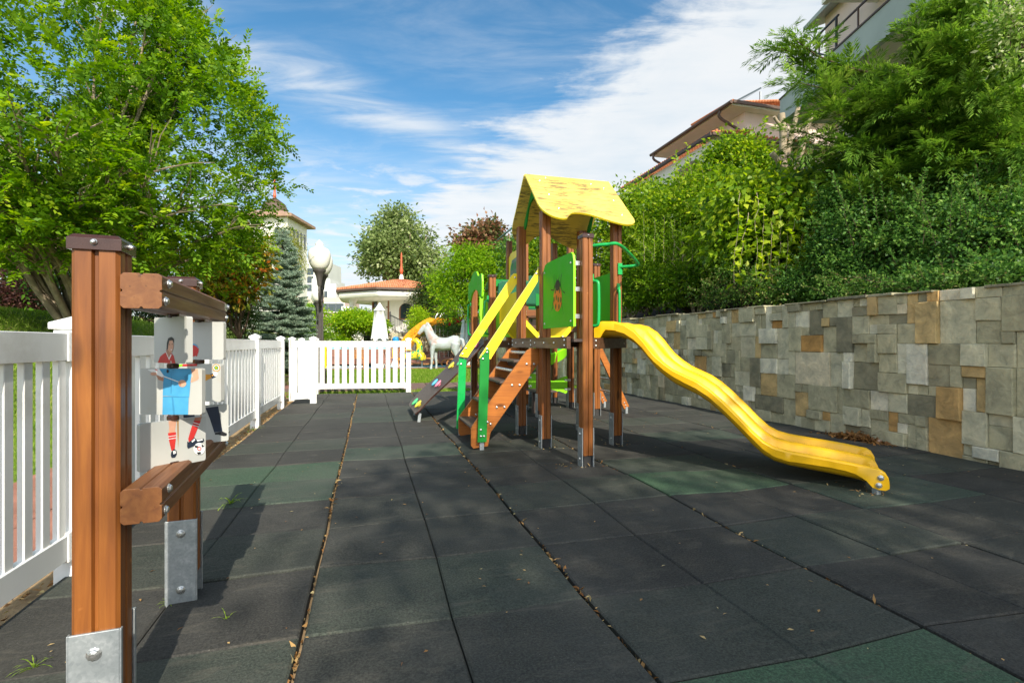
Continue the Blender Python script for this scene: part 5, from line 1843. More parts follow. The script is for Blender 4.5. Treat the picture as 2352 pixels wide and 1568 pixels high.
# lower storey with arched loggia and blue balcony
LU, LZ = 13.0, 9.25
mb = MB().bar((LU, 17.3, LZ), (LU, 25.0, LZ - .08), .16, .12)
mb.bar((LU, 17.3, LZ), (LU + 8, 17.3, LZ), .14, .12)
mb.build('lower_gutter', M['gutter'], hs)
mb = MB()
for k in range(44):
    mb.tube([(LU - .02, 17.3 + k * .175, LZ + .06), (LU + 1.95, 17.3 + k * .175, LZ + .35)], .045, 6)
for k in range(20):
    mb.tube([(LU + .2 + k * .24, 17.25, LZ + .14), (LU + .2 + k * .24, 17.9, LZ + .2)], .05, 6)
mb.box((LU + .1, 17.34, LZ + .03), (LU + 8, 18.2, LZ + .08), 1)
mb.build('lower_roof', [M['tiles'], M['soffit']], hs)
MB().box((LU + 1.6, 17.9, 2), (LU + 8, 28, LZ + .02)).build('lower_wall', paint('cream_stucco', (.66, .52, .33), .85, .05, 3, .2), hs)
ap = [(17.6, 0), (28, 0), (28, -.5)] + [(25.6 - 4.6 * math.sin(pi / 2 * 0), -.9)] + [(23.3 + 2.3 * math.cos(a * pi / 10), -.95 + .65 * math.sin(a * pi / 10)) for a in range(11)] + [(20.9, -1.0), (19.9 + .9 * 1, -1.0)] + [(19.3 + 1.2 * math.cos(a * pi / 10), -.95 + .6 * math.sin(a * pi / 10)) for a in range(11)] + [(17.6, -1.0)]
MB().prism(ap, (LU + .28, 0, LZ - .10), (0, 1, 0), (0, 0, 1), .25).build('loggia_arch', M['stucco'], hs)
for y in (20.95, 25.7):
    MB().box((LU + .10, y - .09, LZ - 3.4), (LU + .26, y + .09, LZ - .95)).build('balcony_post', M['blue'], hs)
mb = MB()
for k in range(60):
    mb.box((LU + .14, 17.8 + k * .15, LZ - 3.3), (LU + .17, 17.83 + k * .15, LZ - 2.4))
mb.box((LU + .12, 17.6, LZ - 2.42), (LU + .2, 27, LZ - 2.35)).box((LU + .12, 17.6, LZ - 3.35), (LU + .2, 27, LZ - 3.28))
mb.build('balcony_rail', M['blue'], hs)
MB().box((LU + .2, 17.5, LZ - 3.7), (LU + 1.6, 28, LZ - 3.38)).build('balcony_slab', M['stucco'], hs)
for y in (19.3, 22.3):
    f = MB().box((LU + 1.53, y - .5, LZ - 3.3), (LU + 1.62, y + .5, LZ - 1.3)).build('window', M['frame_wood'], hs)
    MB().box((LU + 1.50, y - .4, LZ - 3.2), (LU + 1.525, y + .4, LZ - 1.4)).build('pane', M['glass'], f)
MB().box((LU + .9, 22.6, LZ - 3.3), (LU + 1.0, 24.6, LZ - 1.2)).build('blue_screen', M['blue'], hs)
mb = MB()
for k in range(18):
    mb.box((LU + .9, 18.6 + k * .33, LZ + .3), (LU + .92, 18.62 + k * .33, LZ + .62))
mb.box((LU + .89, 18.5, LZ + .62), (LU + .93, 24.4, LZ + .65)).build('upper_rail', M['blue'], hs)
# solar panel tilted on the roof
q = at(1690, 232, 24)
q2 = at(1727, 222, 24)
sp = thing('solar_panel', 'dark solar panel tilted up on the pink house roof', 'solar panel', (HU + 1.6, V0 + 1.0, EZ + .7))
mb = MB().prism([(-.1, 0), (1.7, 0), (1.7, 2.4), (-.1, 2.4)], (HU + .5, V0 + .2, EZ + .35), Vector((.87, 0, .50)), Vector((0, 1, 0)), .07)
mb.build('collector', M['glass'], sp)
for y_ in (.3, 2.4):
    MB().bar((HU + 2.0, V0 + y_, EZ + .35), (HU + 2.0, V0 + y_, EZ + 1.12), .05, .05, (1, 0, 0)).build('stand', M['steel'], sp)

# ------------------------------------------------------------------ balcony building (upper right)
bb = thing('balcony_building', 'pale building with a long grey green balcony parapet at the top right', 'building', (0, 0, 0), -YAW)
X0, ZP = 9.0, 9.15      # in camera-heading axes: x to the right, y ahead


def B(x0, y0, z0, x1, y1, z1, name, mat, **k):
    return MB().box((x0, y0, z0), (x1, y1, z1)).build(name, M[mat], k.pop('parent', bb), local=True, **k)


par = B(X0, 6.0, ZP - .78, X0 + .16, 17.2, ZP, 'parapet', 'greystucco')
B(X0 - .03, 6.0, ZP + .002, X0 + .20, 17.23, ZP + .05, 'parapet_cap', 'gutter', parent=par)
B(X0 + .16, 17.04, ZP - .78, X0 + 3.2, 17.2, ZP, 'end_parapet', 'greystucco')
B(X0 + .162, 6.0, ZP - .76, X0 + 3.2, 17.02, ZP - .60, 'balcony_slab', 'beige')
B(X0 + 1.6, 6.0, 3.0, X0 + 8, 16.6, ZP - .8, 'lower_wall', 'beige')
B(X0 + 1.4, 5.0, ZP - .58, X0 + 8, 17.0, ZP + 4.6, 'upper_wall', 'pinkstucco')
B(X0, 5.0, ZP + 1.55, X0 + 1.39, 14.6, ZP + 1.75, 'upper_slab', 'soffit')
B(X0 - .16, 5.0, ZP + 1.50, X0 - .002, 14.62, ZP + 2.35, 'upper_parapet', 'soffit')
mb = MB().add([(X0 + .95, 17.5, ZP + 2.5), (X0 + .95, 12.0, ZP + 2.5), (X0 + 3.5, 12.0, ZP + 3.4), (X0 + 3.5, 17.5, ZP + 3.4), (X0 + .95, 17.5, ZP + 2.63), (X0 + .95, 12.0, ZP + 2.63), (X0 + 3.5, 12.0, ZP + 3.53), (X0 + 3.5, 17.5, ZP + 3.53)],
              [(0, 1, 2, 3), (7, 6, 5, 4), (0, 4, 5, 1), (1, 5, 6, 2), (2, 6, 7, 3), (3, 7, 4, 0)])
mb.build('eave_roof', M['greystucco'], bb, local=True)
for y in (7.6, 9.8, 12.4):
    f = B(X0 + 1.30, y, ZP - .5, X0 + 1.395, y + 1.5, ZP + 1.5, 'window', 'stucco')
    B(X0 + 1.27, y + .12, ZP - .4, X0 + 1.295, y + .70, ZP + 1.38, 'pane', 'glass', parent=f)
    B(X0 + 1.27, y + .82, ZP - .4, X0 + 1.295, y + 1.40, ZP + 1.38, 'pane', 'glass', parent=f)
mb = MB().bar((X0 + .06, 6, ZP + .62), (X0 + .06, 15.2, ZP + .62), .045, .045)
for k in range(6):
    y = 6.6 + k * 1.7
    mb.bar((X0 + .06, y, ZP + .04), (X0 + .06, y, ZP + .62), .035, .035, (1, 0, 0))
mb.bar((X0 + .06, 15.2, ZP + .62), (X0 + .06, 16.2, ZP + .08), .035, .035)
mb.build('railing', M['gutter'], bb, local=True)
mb = MB().bar((X0 + .06, 15.9, ZP + .05), (X0 + .06, 15.9, ZP + .95), .05, .05, (1, 0, 0)).bar((X0 + .06, 14.3, ZP + .05), (X0 + .06, 14.3, ZP + .95), .05, .05, (1, 0, 0)).bar((X0 + .06, 14.2, ZP + .95), (X0 + .06, 15.95, ZP + .95), .045, .045).bar((X0 + .06, 15.85, ZP + .9), (X0 + .06, 14.7, ZP + .1), .04, .04)
mb.build('railing', M['iron'], bb, local=True)
# ------------------------------------------------------------------ vegetation
def tz(u, v):
    return float(terrain_z(np.array([u]), np.array([v]))[0])


def blob(px, py, d, rx, ry, rdep=None):
    c = at(px, py, d)
    k = d / 1176
    return (np.array(c), np.array([(rdep or rx) * k if False else rx * k, (rdep or rx) * k, ry * k]))


def sample_blobs(blobs, n, lo=.5):
    vol = np.array([b[1][0] * b[1][1] + b[1][0] * b[1][2] for b in blobs])
    out = []
    for b, w_ in zip(blobs, vol / vol.sum()):
        out.append(in_ellipsoid(max(4, int(n * w_)), b[0], b[1], lo))
    return np.concatenate(out)


def gaps(C, f, thr):
    q = (np.sin(C[:, 0] * f + 1.3) * np.sin(C[:, 1] * f * 1.1 + .4) + np.sin(C[:, 2] * f * 1.2 + 2.1) * np.sin((C[:, 0] - C[:, 1]) * f * .7) + .5 * np.sin(C[:, 0] * f * 2.3 + C[:, 2] * f * 1.9))
    return C[q > thr]


def plant(name, label, cat, blobs, base, n, K, spread, L, W_, leaf, tint0=.45, tvar=.2, trunk=None, bark='darkbark', stems=6, r0=.05, flat=.6, droop=.3, lo=.5, group=None, part='foliage', tpart='stems', shoots=None, minz=True, gap=-.35, auto=0):
    """a shrub or tree: limbs from the base into the crown and leaves in clumps along it"""
    base = Vector(base)
    r = thing(name, label, cat, base, 0, group)
    C = sample_blobs(blobs, n, lo)
    if minz:
        tzv = terrain_z(C[:, 0], C[:, 1])
        C = C[C[:, 2] > tzv + .03]
    rm = float(np.mean([b[1].mean() for b in blobs]))
    C = gaps(C, 4.2 / max(.25, rm), gap)
    shoots = list(shoots or ())
    for _ in range(auto):
        b = blobs[rnd.randrange(len(blobs))]
        o_ = in_ellipsoid(1, b[0], b[1], .9)[0]
        dr = Vector(o_ - b[0]).normalized() + Vector((rnd.gauss(0, .25), rnd.gauss(0, .25), rnd.uniform(.2, .9)))
        p_ = Vector(o_) - dr * rm * .25
        shoots.append((p_, p_ + dr.normalized() * rm * rnd.uniform(.5, 1.25), .10, 30, L * 1.05, W_ * 1.05))
    lv = Leaves()
    clump_leaves(lv, C, K, spread, L, W_, tint0, tvar, droop, flat)
    mb = MB()
    fork = Vector(trunk) if trunk is not None else base
    if trunk is not None:
        mb.tube(limb(base, fork, .0, 5, .06), [r0 * (1.25 - .5 * t / 5) for t in range(6)], 8)
    idx = rng.choice(len(C), min(stems, len(C)), replace=False)
    for i in idx:
        q = Vector(C[i])
        l_ = limb(fork, q, .08 if trunk is None else .05, 6, .07)
        rr = r0 * (.55 if trunk is not None else .6)
        mb.tube(l_, [max(.004, rr * (1 - .8 * t / 6)) for t in range(7)], 5)
        for _ in range(3):
            j = rnd.randint(2, 5)
            q2 = Vector(C[rng.integers(len(C))])
            q2 = l_[j].lerp(q2, min(1, .9 * spread * 6 / max(.1, (q2 - l_[j]).length)))
            mb.tube(limb(l_[j], q2, .05, 4, .05), [max(.003, rr * .45 * (1 - .8 * t / 4)) for t in range(5)], 4)
    for s in shoots or ():
        p, q, sag, nl, sl, sw = s
        l_ = limb(p, q, sag, 8, .02)
        mb.tube(l_, [max(.0018, .0045 * (1 - .8 * t / 8)) for t in range(9)], 4)
        P = np.array([list(x) for x in l_])
        t = np.linspace(.12, 1, nl) * 8
        i0 = np.minimum(t.astype(int), 7)
        f = (t - i0)[:, None]
        pos = P[i0] * (1 - f) + P[i0 + 1] * f
        dr = unit(P[i0 + 1] - P[i0])
        sd_ = unit(np.cross(dr, rng.normal(size=(nl, 3))))
        lv.add(pos, dr * .55 + sd_, sl * rng.uniform(.7, 1.2, nl), sw, tint0 + .18 + rng.normal(0, tvar * .6, nl))
    mb.build(tpart, M[bark], r, smooth=60)
    lv.build(part, LF[leaf], r)
    return r


def gb(px, d):
    p = ground_at(px, d)
    p.z = tz(p.x, p.y) - .05
    return p


# --- great hornbeam at the left: many stems fanning from one base
hb = gb(205, 8.2)
r = thing('hornbeam_tree', 'large multi stemmed hornbeam with bright green leaves filling the upper left', 'tree', hb)


def hr_at(z):
    return 2.85 * (1 - ((z - 4.0) / 3.5) ** 2 if z > 4.0 else 1 - .13 * (4.0 - z))


mb = MB()
lv = Leaves()
tips = []
mb.tube([hb, hb + Vector((.02, 0, .35))], [.27, .21], 10)
for k in range(46):
    az = 2 * pi * (k * .618)
    hz_ = 2.6 + 4.5 * ((k * .379) % 1)
    R2 = hr_at(hz_) * rnd.uniform(.86, .99)
    tgt = Vector((hb.x + math.cos(az) * R2, hb.y + math.sin(az) * R2, hz_))
    p = hb + Vector((math.cos(az) * .13, math.sin(az) * .13, .2))
    mid = p.lerp(tgt, .45) + Vector((-math.cos(az) * .25, -math.sin(az) * .25, .30))
    l_ = catmull([p, p.lerp(mid, .5) + Vector((rnd.gauss(0, .05), rnd.gauss(0, .05), .05)), mid, mid.lerp(tgt, .5) + Vector((rnd.gauss(0, .1), rnd.gauss(0, .1), .1)), tgt], 4)
    n_ = len(l_)
    r0 = rnd.uniform(.040, .072)
    mb.tube(l_, [max(.006, r0 * (1 - .88 * i / (n_ - 1))) for i in range(n_)], 7)
    for j in range(5, n_, 1):
        for _ in range(2):
            d2 = (l_[j] - l_[j - 1]).normalized() + Vector((rnd.gauss(0, .6), rnd.gauss(0, .6), rnd.gauss(.2, .35)))
            d2.normalize()
            e = l_[j] + d2 * rnd.uniform(.3, .95)
            mb.tube(limb(l_[j], e, .06, 3, .05), [max(.003, .015 * (1 - .25 * q)) for q in range(4)], 4)
            if math.hypot(e.x - hb.x, e.y - hb.y) < hr_at(e.z) * 1.05 and e.z < 7.3:
                tips.append(list(e))
            if j > 7:
                tips.append(list(l_[j].lerp(e, .6)))
mb.build('trunk', paint('hornbeam_bark', (.27, .215, .15), .9, .4, 9, .2, dirt=(.10, .11, .06), bmp=.5), r, smooth=60)
C = np.array(tips)
zz = rng.uniform(2.35, 7.25, 2600)
aa = rng.uniform(0, 2 * pi, 2600)
rr_ = np.array([hr_at(z) for z in zz]) * np.sqrt(rng.uniform(.66, 1.02, 2600))
k_ = rng.random(2600) < np.array([max(.1, hr_at(z)) for z in zz]) / 2.85 * .75
S_ = np.stack([hb.x + rr_ * np.cos(aa), hb.y + rr_ * np.sin(aa), zz], 1)[k_]
C = np.concatenate([C, S_])
C = C[C[:, 2] > 2.15 + rng.normal(0, .18, len(C))]
zl = rng.uniform(2.15, 3.0, 260)
al, rl = rng.uniform(0, 2 * pi, 260), 2.4 * np.sqrt(rng.random(260))
C = np.concatenate([C, np.stack([hb.x + rl * np.cos(al), hb.y + rl * np.sin(al), zl], 1)])
C = np.concatenate([gaps(C[C[:, 2] > 4.5], 5.2, -.62), gaps(C[(C[:, 2] <= 4.5) & (C[:, 2] > 2.8)], 5.2, -.12), gaps(C[C[:, 2] <= 2.8], 5.2, -.62)])
sprays(lv, C, C - np.array([hb.x, hb.y, 2.6]), 5, 11, .30, .088, .046, .42, .24, .18, .13)
lv.build('crown', LF['hornbeam'], r)

# --- left background planting
plant('privet_shrub', 'light green shrub beyond the lawn at the left edge', 'shrub', [blob(40, 575, 15.5, 90, 70), blob(100, 620, 15, 50, 70)], gb(60, 15.5), 420, 30, .2, .11, .06, 'bright', .35)
plant('purple_shrub', 'dark purple leaved shrub at the far left edge above the lawn', 'shrub', [blob(10, 650, 13.6, 65, 60), blob(60, 690, 13.6, 40, 35)], gb(20, 13.6), 260, 30, .16, .09, .05, 'purple', .5)
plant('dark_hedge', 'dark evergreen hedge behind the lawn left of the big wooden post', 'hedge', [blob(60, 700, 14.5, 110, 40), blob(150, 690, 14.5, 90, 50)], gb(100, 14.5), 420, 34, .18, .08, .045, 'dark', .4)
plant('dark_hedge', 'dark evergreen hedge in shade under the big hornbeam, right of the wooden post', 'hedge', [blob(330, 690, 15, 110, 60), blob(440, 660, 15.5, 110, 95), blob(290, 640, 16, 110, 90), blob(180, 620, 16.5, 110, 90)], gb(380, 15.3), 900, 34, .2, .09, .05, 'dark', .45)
plant('magnolia_tree', 'magnolia with orange backed leaves between hornbeam and blue spruce', 'tree', [blob(545, 620, 13.4, 55, 80), blob(505, 650, 13.4, 60, 65), blob(585, 590, 13.6, 28, 45)], gb(550, 13.5), 330, 20, .17, .19, .075, 'magnolia', .52, .26, gb(550, 13.5) + Vector((0, 0, 1.0)), 'darkbark', 10, .06, .8, .2)
plant('thuja_shrub', 'narrow upright green thuja left of the blue spruce', 'shrub', [blob(556, 700, 14.3, 34, 50), blob(556, 745, 14.3, 38, 45)], gb(556, 14.3), 300, 40, .09, .07, .02, 'thuja', .45, flat=1.4, droop=-1.5)
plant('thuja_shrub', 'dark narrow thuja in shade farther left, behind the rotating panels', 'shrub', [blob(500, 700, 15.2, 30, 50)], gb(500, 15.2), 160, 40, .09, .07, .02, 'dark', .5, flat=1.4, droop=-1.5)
plant('weeping_willow', 'yellow green weeping tree in front of the white bell tower', 'tree', [blob(650, 565, 30, 38, 40), blob(672, 600, 30, 22, 50)], gb(650, 30), 260, 40, .22, .22, .035, 'willow', .5, .25, at(650, 610, 30), 'darkbark', 8, .10, 1.3, 2.5)

# --- blue spruce
sb = gb(648, 18)
r = thing('blue_spruce', 'dense blue green spruce left of the garden lamps', 'tree', sb)
lv = Leaves()
mb = MB().tube([sb, (sb.x, sb.y, 4.9)], [.13, .015], 8)
zt, zb_ = 5.0, .15
z = zb_
while z < zt - .05:
    f = (zt - z) / (zt - zb_)
    Rw = 1.30 * f ** .62 * (1 if f < .93 else .9)
    nb = int(5 + 9 * f)
    for k in range(nb):
        a = rnd.uniform(0, 2 * pi)
        R2 = Rw * rnd.uniform(.72, 1.12)
        p = Vector((sb.x, sb.y, z))
        p.z += rnd.uniform(-.06, .06)
        q = p + Vector((math.cos(a) * R2, math.sin(a) * R2, -.10 * R2 + rnd.uniform(.02, .22)))
        l_ = [p, p.lerp(q, .5) + Vector((0, 0, -.06)), q]
        mb.tube(l_, [.016, .010, .004], 4)
        m_ = max(3, int(R2 / .075))
        for i in range(m_):
            t = .25 + .75 * (i + .5) / m_
            c = p.lerp(q, t) + Vector((0, 0, -.05 * math.sin(pi * t)))
            for s in (-1, 0, 1):
                w_ = .20 * (1.1 - t * .5)
                dirv = Vector((math.cos(a + s * .9), math.sin(a + s * .9), .12))
                n_ = 15
                tt = rng.random((n_, 1))
                b_ = np.array(c) + np.array(dirv) * tt * w_
                ax = unit(np.array(dirv) * .7 + rng.normal(size=(n_, 3)) * .55)
                lv.add(b_, ax, .07 * rng.uniform(.7, 1.2, n_), .019, .45 + .22 * t * rng.random() + rng.normal(0, .12, n_))
    z += .08
mb.build('trunk', M['darkbark'], r)
lv.build('crown', LF['spruce'], r)

# --- middle distance
plant('laurel_shrub', 'rounded bright shrub left of the lamp posts above the fence', 'shrub', [blob(714, 735, 27, 30, 38), blob(695, 765, 27, 32, 24)], gb(712, 27), 300, 30, .2, .16, .07, 'bright', .45)
plant('laurel_shrub', 'low clipped green shrub under the terrace edge beside the lamp post', 'shrub', [blob(720, 770, 24, 40, 16)], gb(720, 24), 180, 30, .14, .11, .05, 'laurel', .6)
plant('wisteria_hedge', 'dense light green climber overhanging the pavilion terrace', 'hedge', [blob(820, 738, 30.4, 48, 24), blob(785, 752, 30.4, 24, 34), blob(862, 745, 30.6, 26, 18), blob(790, 785, 30.2, 22, 20)], gb(805, 30.2), 560, 34, .2, .19, .075, 'bright', .5, .22)
plant('poplar_tree', 'tall grey green poplar with pale trunk rising behind the pavilion', 'tree', [blob(915, 575, 47, 80, 92), blob(880, 600, 47, 48, 50), blob(965, 610, 47, 55, 60), blob(905, 520, 47, 40, 42), blob(870, 555, 47, 32, 40)], gb(912, 47), 520, 46, .46, .36, .20, 'poplar', .45, .24, at(912, 690, 47), 'palebark', 16, .30, .7, .4, .3, part='crown', tpart='trunk')
plant('spreading_juniper', 'dark green juniper right of the pavilion wall', 'shrub', [blob(980, 682, 29.5, 30, 46), blob(966, 712, 29.5, 18, 36), blob(1000, 660, 30, 28, 40), blob(995, 720, 29.5, 28, 50)], gb(982, 29.8), 460, 36, .20, .20, .05, 'juniper', .42, .22, flat=.5)
plant('golden_shrub', 'bright yellow green shrub in front of the dark juniper', 'shrub', [blob(962, 738, 27.6, 20, 34)], gb(962, 27.6), 180, 30, .14, .12, .05, 'bright', .7)
plant('brown_juniper', 'small bronze green conifer right of the pool slide', 'shrub', [blob(1030, 735, 27.6, 22, 40)], gb(1030, 27.6), 200, 36, .14, .14, .03, 'juniper', .75, flat=1.2, droop=-1)
plant('acacia_tree', 'bright feathery acacia left of the climbing tower', 'tree', [blob(1080, 640, 22, 70, 62), blob(1030, 655, 22.5, 40, 55), blob(1125, 620, 22, 50, 50), blob(1070, 600, 22, 45, 35), blob(1060, 700, 22, 50, 40), blob(1150, 650, 21, 30, 60)], gb(1085, 22.5), 560, 46, .26, .16, .05, 'bright', .42, .22, at(1085, 730, 22.4), 'darkbark', 14, .12, .55, .6, .4, part='crown', tpart='trunk')
plant('red_maple', 'reddish leaved tree top above the bright acacia', 'tree', [blob(1110, 548, 30, 42, 40), blob(1075, 560, 30, 28, 28), blob(1130, 540, 30, 20, 25), blob(1100, 600, 30, 40, 40)], gb(1105, 30), 330, 26, .26, .24, .17, 'redmaple', .55, .3, at(1105, 640, 30), 'darkbark', 12, .14, .8, .3, .3, part='crown', tpart='trunk')
plant('distant_conifer', 'slender pale conifer far off between poplar and red tree', 'tree', [blob(1045, 580, 60, 12, 34), blob(1045, 615, 60, 18, 25)], gb(1045, 60), 120, 24, .3, .35, .06, 'spruce', .5, .15, at(1045, 600, 60), 'darkbark', 4, .12, .5, 1.5, .2)
rr = plant('rose_bush', 'bush with red roses beside the horse statue head', 'shrub', [blob(1045, 745, 25.5, 34, 28)], gb(1045, 25.5), 120, 26, .16, .10, .06, 'coton', .5)
lv = Leaves()
C = np.array([list(at(x, y, 24.8)) for x, y in ((1030, 737), (1043, 731), (1050, 737), (1058, 732), (1033, 744), (1066, 729))])
lv.add(np.repeat(C, 16, 0) + rng.normal(size=(96, 3)) * .03, rng.normal(size=(96, 3)), .10, .09, rng.random(96))
lv.build('roses', LF['rose'], rr)
bm = ground_at(1149, 60, 0)
bmt = thing('blue_mast', 'thin blue mast rising above the trees left of the tower roof', 'mast', bm)
MB().tube([bm, at(1149, 517, 60)], .10, 6).build('pole', M['blue'], bmt)
MB().tube([at(1148, 522, 60), at(1153, 522, 60)], .09, 6).build('mast_head', M['blue'], bmt)

# --- shrubs and trees on the bank behind the stone wall
G_ = 'shrubs on the bank above the stone wall'
plant('bank_shrub', 'tall leafy shrub behind the roofed tower, above the far end of the stone wall', 'shrub', [blob(1300, 610, 16, 75, 90), blob(1240, 640, 17, 60, 80), blob(1270, 560, 17, 60, 40)], gb(1290, 17), 600, 30, .22, .12, .065, 'plum', .4, .24, None, 'palebark', 10, .05)
plant('bank_shrub', 'dark leafy shrub seen between the tower posts, farthest along the bank', 'shrub', [blob(1200, 640, 21, 55, 90), blob(1180, 590, 22, 40, 40)], gb(1195, 21.5), 380, 30, .25, .14, .08, 'coton', .5, .24, at(1200, 690, 21.5), 'palebark', 6, .13)
plant('forsythia_shrub', 'yellow green bush just right of the tower roof', 'shrub', [blob(1450, 520, 13.2, 70, 90), blob(1405, 560, 13.5, 55, 110), blob(1510, 480, 12.6, 60, 60), blob(1470, 600, 12.6, 70, 70)], gb(1450, 13.2), 1400, 32, .19, .10, .05, 'plum', .52, .26, None, 'palebark', 14, .045, .7, .3, .45,
      shoots=[(at(1440 + 20 * k, 480, 13), at(1430 + 24 * k + rnd.uniform(-12, 12), 420 + rnd.uniform(-10, 25), 12.8), .03, 22, .10, .05) for k in range(6)], gap=.02, auto=22)
plant('flowering_shrub', 'bright green bush in front of the pink house with bronze tips', 'shrub', [blob(1615, 450, 11.6, 80, 60), blob(1540, 500, 11.2, 75, 65), blob(1690, 380, 11.6, 65, 62), blob(1640, 510, 11, 90, 80), blob(1740, 400, 11.2, 50, 80)], gb(1600, 11.6), 1700, 32, .17, .10, .055, 'plum', .50, .26, None, 'palebark', 16, .045, .7, .4, .45,
      shoots=[(at(1560 + 30 * k, 420, 11), at(1545 + 32 * k + rnd.uniform(-15, 15), 320 + rnd.uniform(-10, 30) + 8 * k, 10.8), .04, 18, .10, .055) for k in range(6)], gap=.05, auto=26)
pt = gb(1815, 9.4)
pr_ = plant('pruned_plum_tree', 'plum tree with cut pale stubs and long hanging leafy branches', 'tree', [blob(1730, 470, 8.7, 95, 75), blob(1800, 520, 8.4, 90, 100), blob(1690, 540, 8.6, 65, 75), blob(1850, 430, 8.8, 60, 60)], pt, 380, 24, .16, .135, .080, 'plum', .54, .24, at(1812, 470, 9.3), 'palebark', 12, .075, .9, 1.4, .3,
            shoots=[(at(1700 + 19 * k, 470 + rnd.uniform(-30, 30), 8.0), at(1690 + 19 * k + rnd.uniform(-14, 14), 600 + rnd.uniform(-60, 90), 7.6), .07, 24, .15, .085) for k in range(11)])
mb = MB()
for p, q, r0 in (((1812, 470, 9.3), (1795, 262, 9.3), .075), ((1806, 360, 9.3), (1833, 248, 9.3), .05), ((1812, 430, 9.3), (1868, 262, 9.2), .05), ((1808, 400, 9.3), (1772, 352, 9.2), .06), ((1800, 300, 9.3), (1778, 268, 9.2), .035)):
    l_ = limb(at(*p), at(*q), .0, 4, .03)
    mb.tube(l_, [r0, r0 * .92, r0 * .86, r0 * .82, r0 * .8], 9)
mb.build('cut_stubs', M['palebark'], pr_, smooth=50)

# cypress: feathery sprays hung along limbs
cb_ = gb(2230, 8.2)
r = thing('leyland_cypress', 'big feathery cypress overhanging the wall at the upper right', 'tree', cb_)
lv = Leaves()
mb = MB()
mb.tube(limb(cb_, at(2240, -250, 8.4), 0, 6, .02), [.20, .18, .16, .13, .10, .07, .04], 9)


def frond(p, dr, L, tint):
    dr = Vector(dr).normalized()
    side = dr.cross(Vector((rnd.gauss(0, .35), rnd.gauss(0, .35), 1))).normalized()
    up = side.cross(dr)
    n_ = int(26 + L * 90)
    t = rng.random(n_) ** .8
    s = np.where(rng.random(n_) < .5, -1, 1)
    w_ = (1 - t * .8)
    D, S, U_ = np.array(dr), np.array(side), np.array(up)
    b = np.array(p) + D * (t * L)[:, None] - np.array([0, 0, 1]) * (t * t * L * .22)[:, None]
    b = b + S * (s * rng.random(n_) * w_ * L * .24)[:, None] + U_ * (rng.normal(size=n_) * .012)[:, None]
    ax = D * .8 + S * (s * .42)[:, None] + U_ * (rng.normal(size=n_) * .15)[:, None] - np.array([0, 0, .25])
    lv.add(b, ax, rng.uniform(.06, .13, n_), .014, tint + t * .12 + rng.normal(0, .10, n_), .08, np.broadcast_to(U_, (n_, 3)))


LT = [(2150, 510, 6.0), (2300, 500, 5.5), (1990, 450, 7.0), (2080, 530, 6.4), (2360, 560, 5.2), (1930, 420, 7.4), (2110, 70, 7.0), (2200, 10, 6.8), (2150, 20, 7.0), (2280, 60, 6.4), (2350, 130, 6.0), (2290, 230, 6.0), (2230, 120, 6.4), (2350, 330, 5.6), (2060, 240, 7.0), (2140, 330, 6.4), (1775, 108, 7.8), (1830, 95, 7.6), (1830, 190, 7.6), (1900, 250, 7.5), (1830, 300, 7.8), (1960, 330, 7.2), (2085, 170, 6.8), (2120, 250, 6.6), (2050, 390, 6.8), (2180, 360, 6.2), (2250, 190, 6.2), (2300, 290, 5.9), (2180, 80, 6.6),
      (2260, -40, 6.6), (2350, 60, 6.4), (2400, 200, 6.0), (2420, 350, 5.8), (2330, 420, 5.8), (2100, 460, 6.6), (1980, 220, 7.4), (2240, 450, 6.0), (2420, -60, 6.6), (1990, 235, 7.6), (2150, 150, 7.4), (2200, 280, 7.4), (1900, 370, 8.0), (2040, 300, 7.6), (2340, 160, 7.4), (2280, 380, 7.2), (2150, 400, 7.6), (2480, 100, 6.4), (2500, 280, 6.0)]
trunk_top = at(2240, -250, 8.4)
for px, py, d in LT:
    q = at(px, py, d)
    f = max(.15, min(.9, (q.z - cb_.z - .6) / (trunk_top.z - cb_.z)))
    p = cb_.lerp(trunk_top, f)
    l_ = limb(p, q, -.05, 9, .04)
    mb.tube(l_, [max(.006, .045 * (1 - .85 * i / 9)) for i in range(10)], 6)
    Lt = (q - p).length
    for i in range(2, 10):
        dd = (l_[i] - l_[i - 1]).normalized()
        for _ in range(13):
            dv = dd * .9 + Vector((rnd.gauss(0, .6), rnd.gauss(0, .6), rnd.gauss(-.02, .45)))
            frond(l_[i - 1].lerp(l_[i], rnd.random()), dv, rnd.uniform(.32, .62), .42 + rnd.gauss(0, .12))
mb.build('trunk', M['darkbark'], r, smooth=60)
lv.build('crown', LF['cypress'], r)

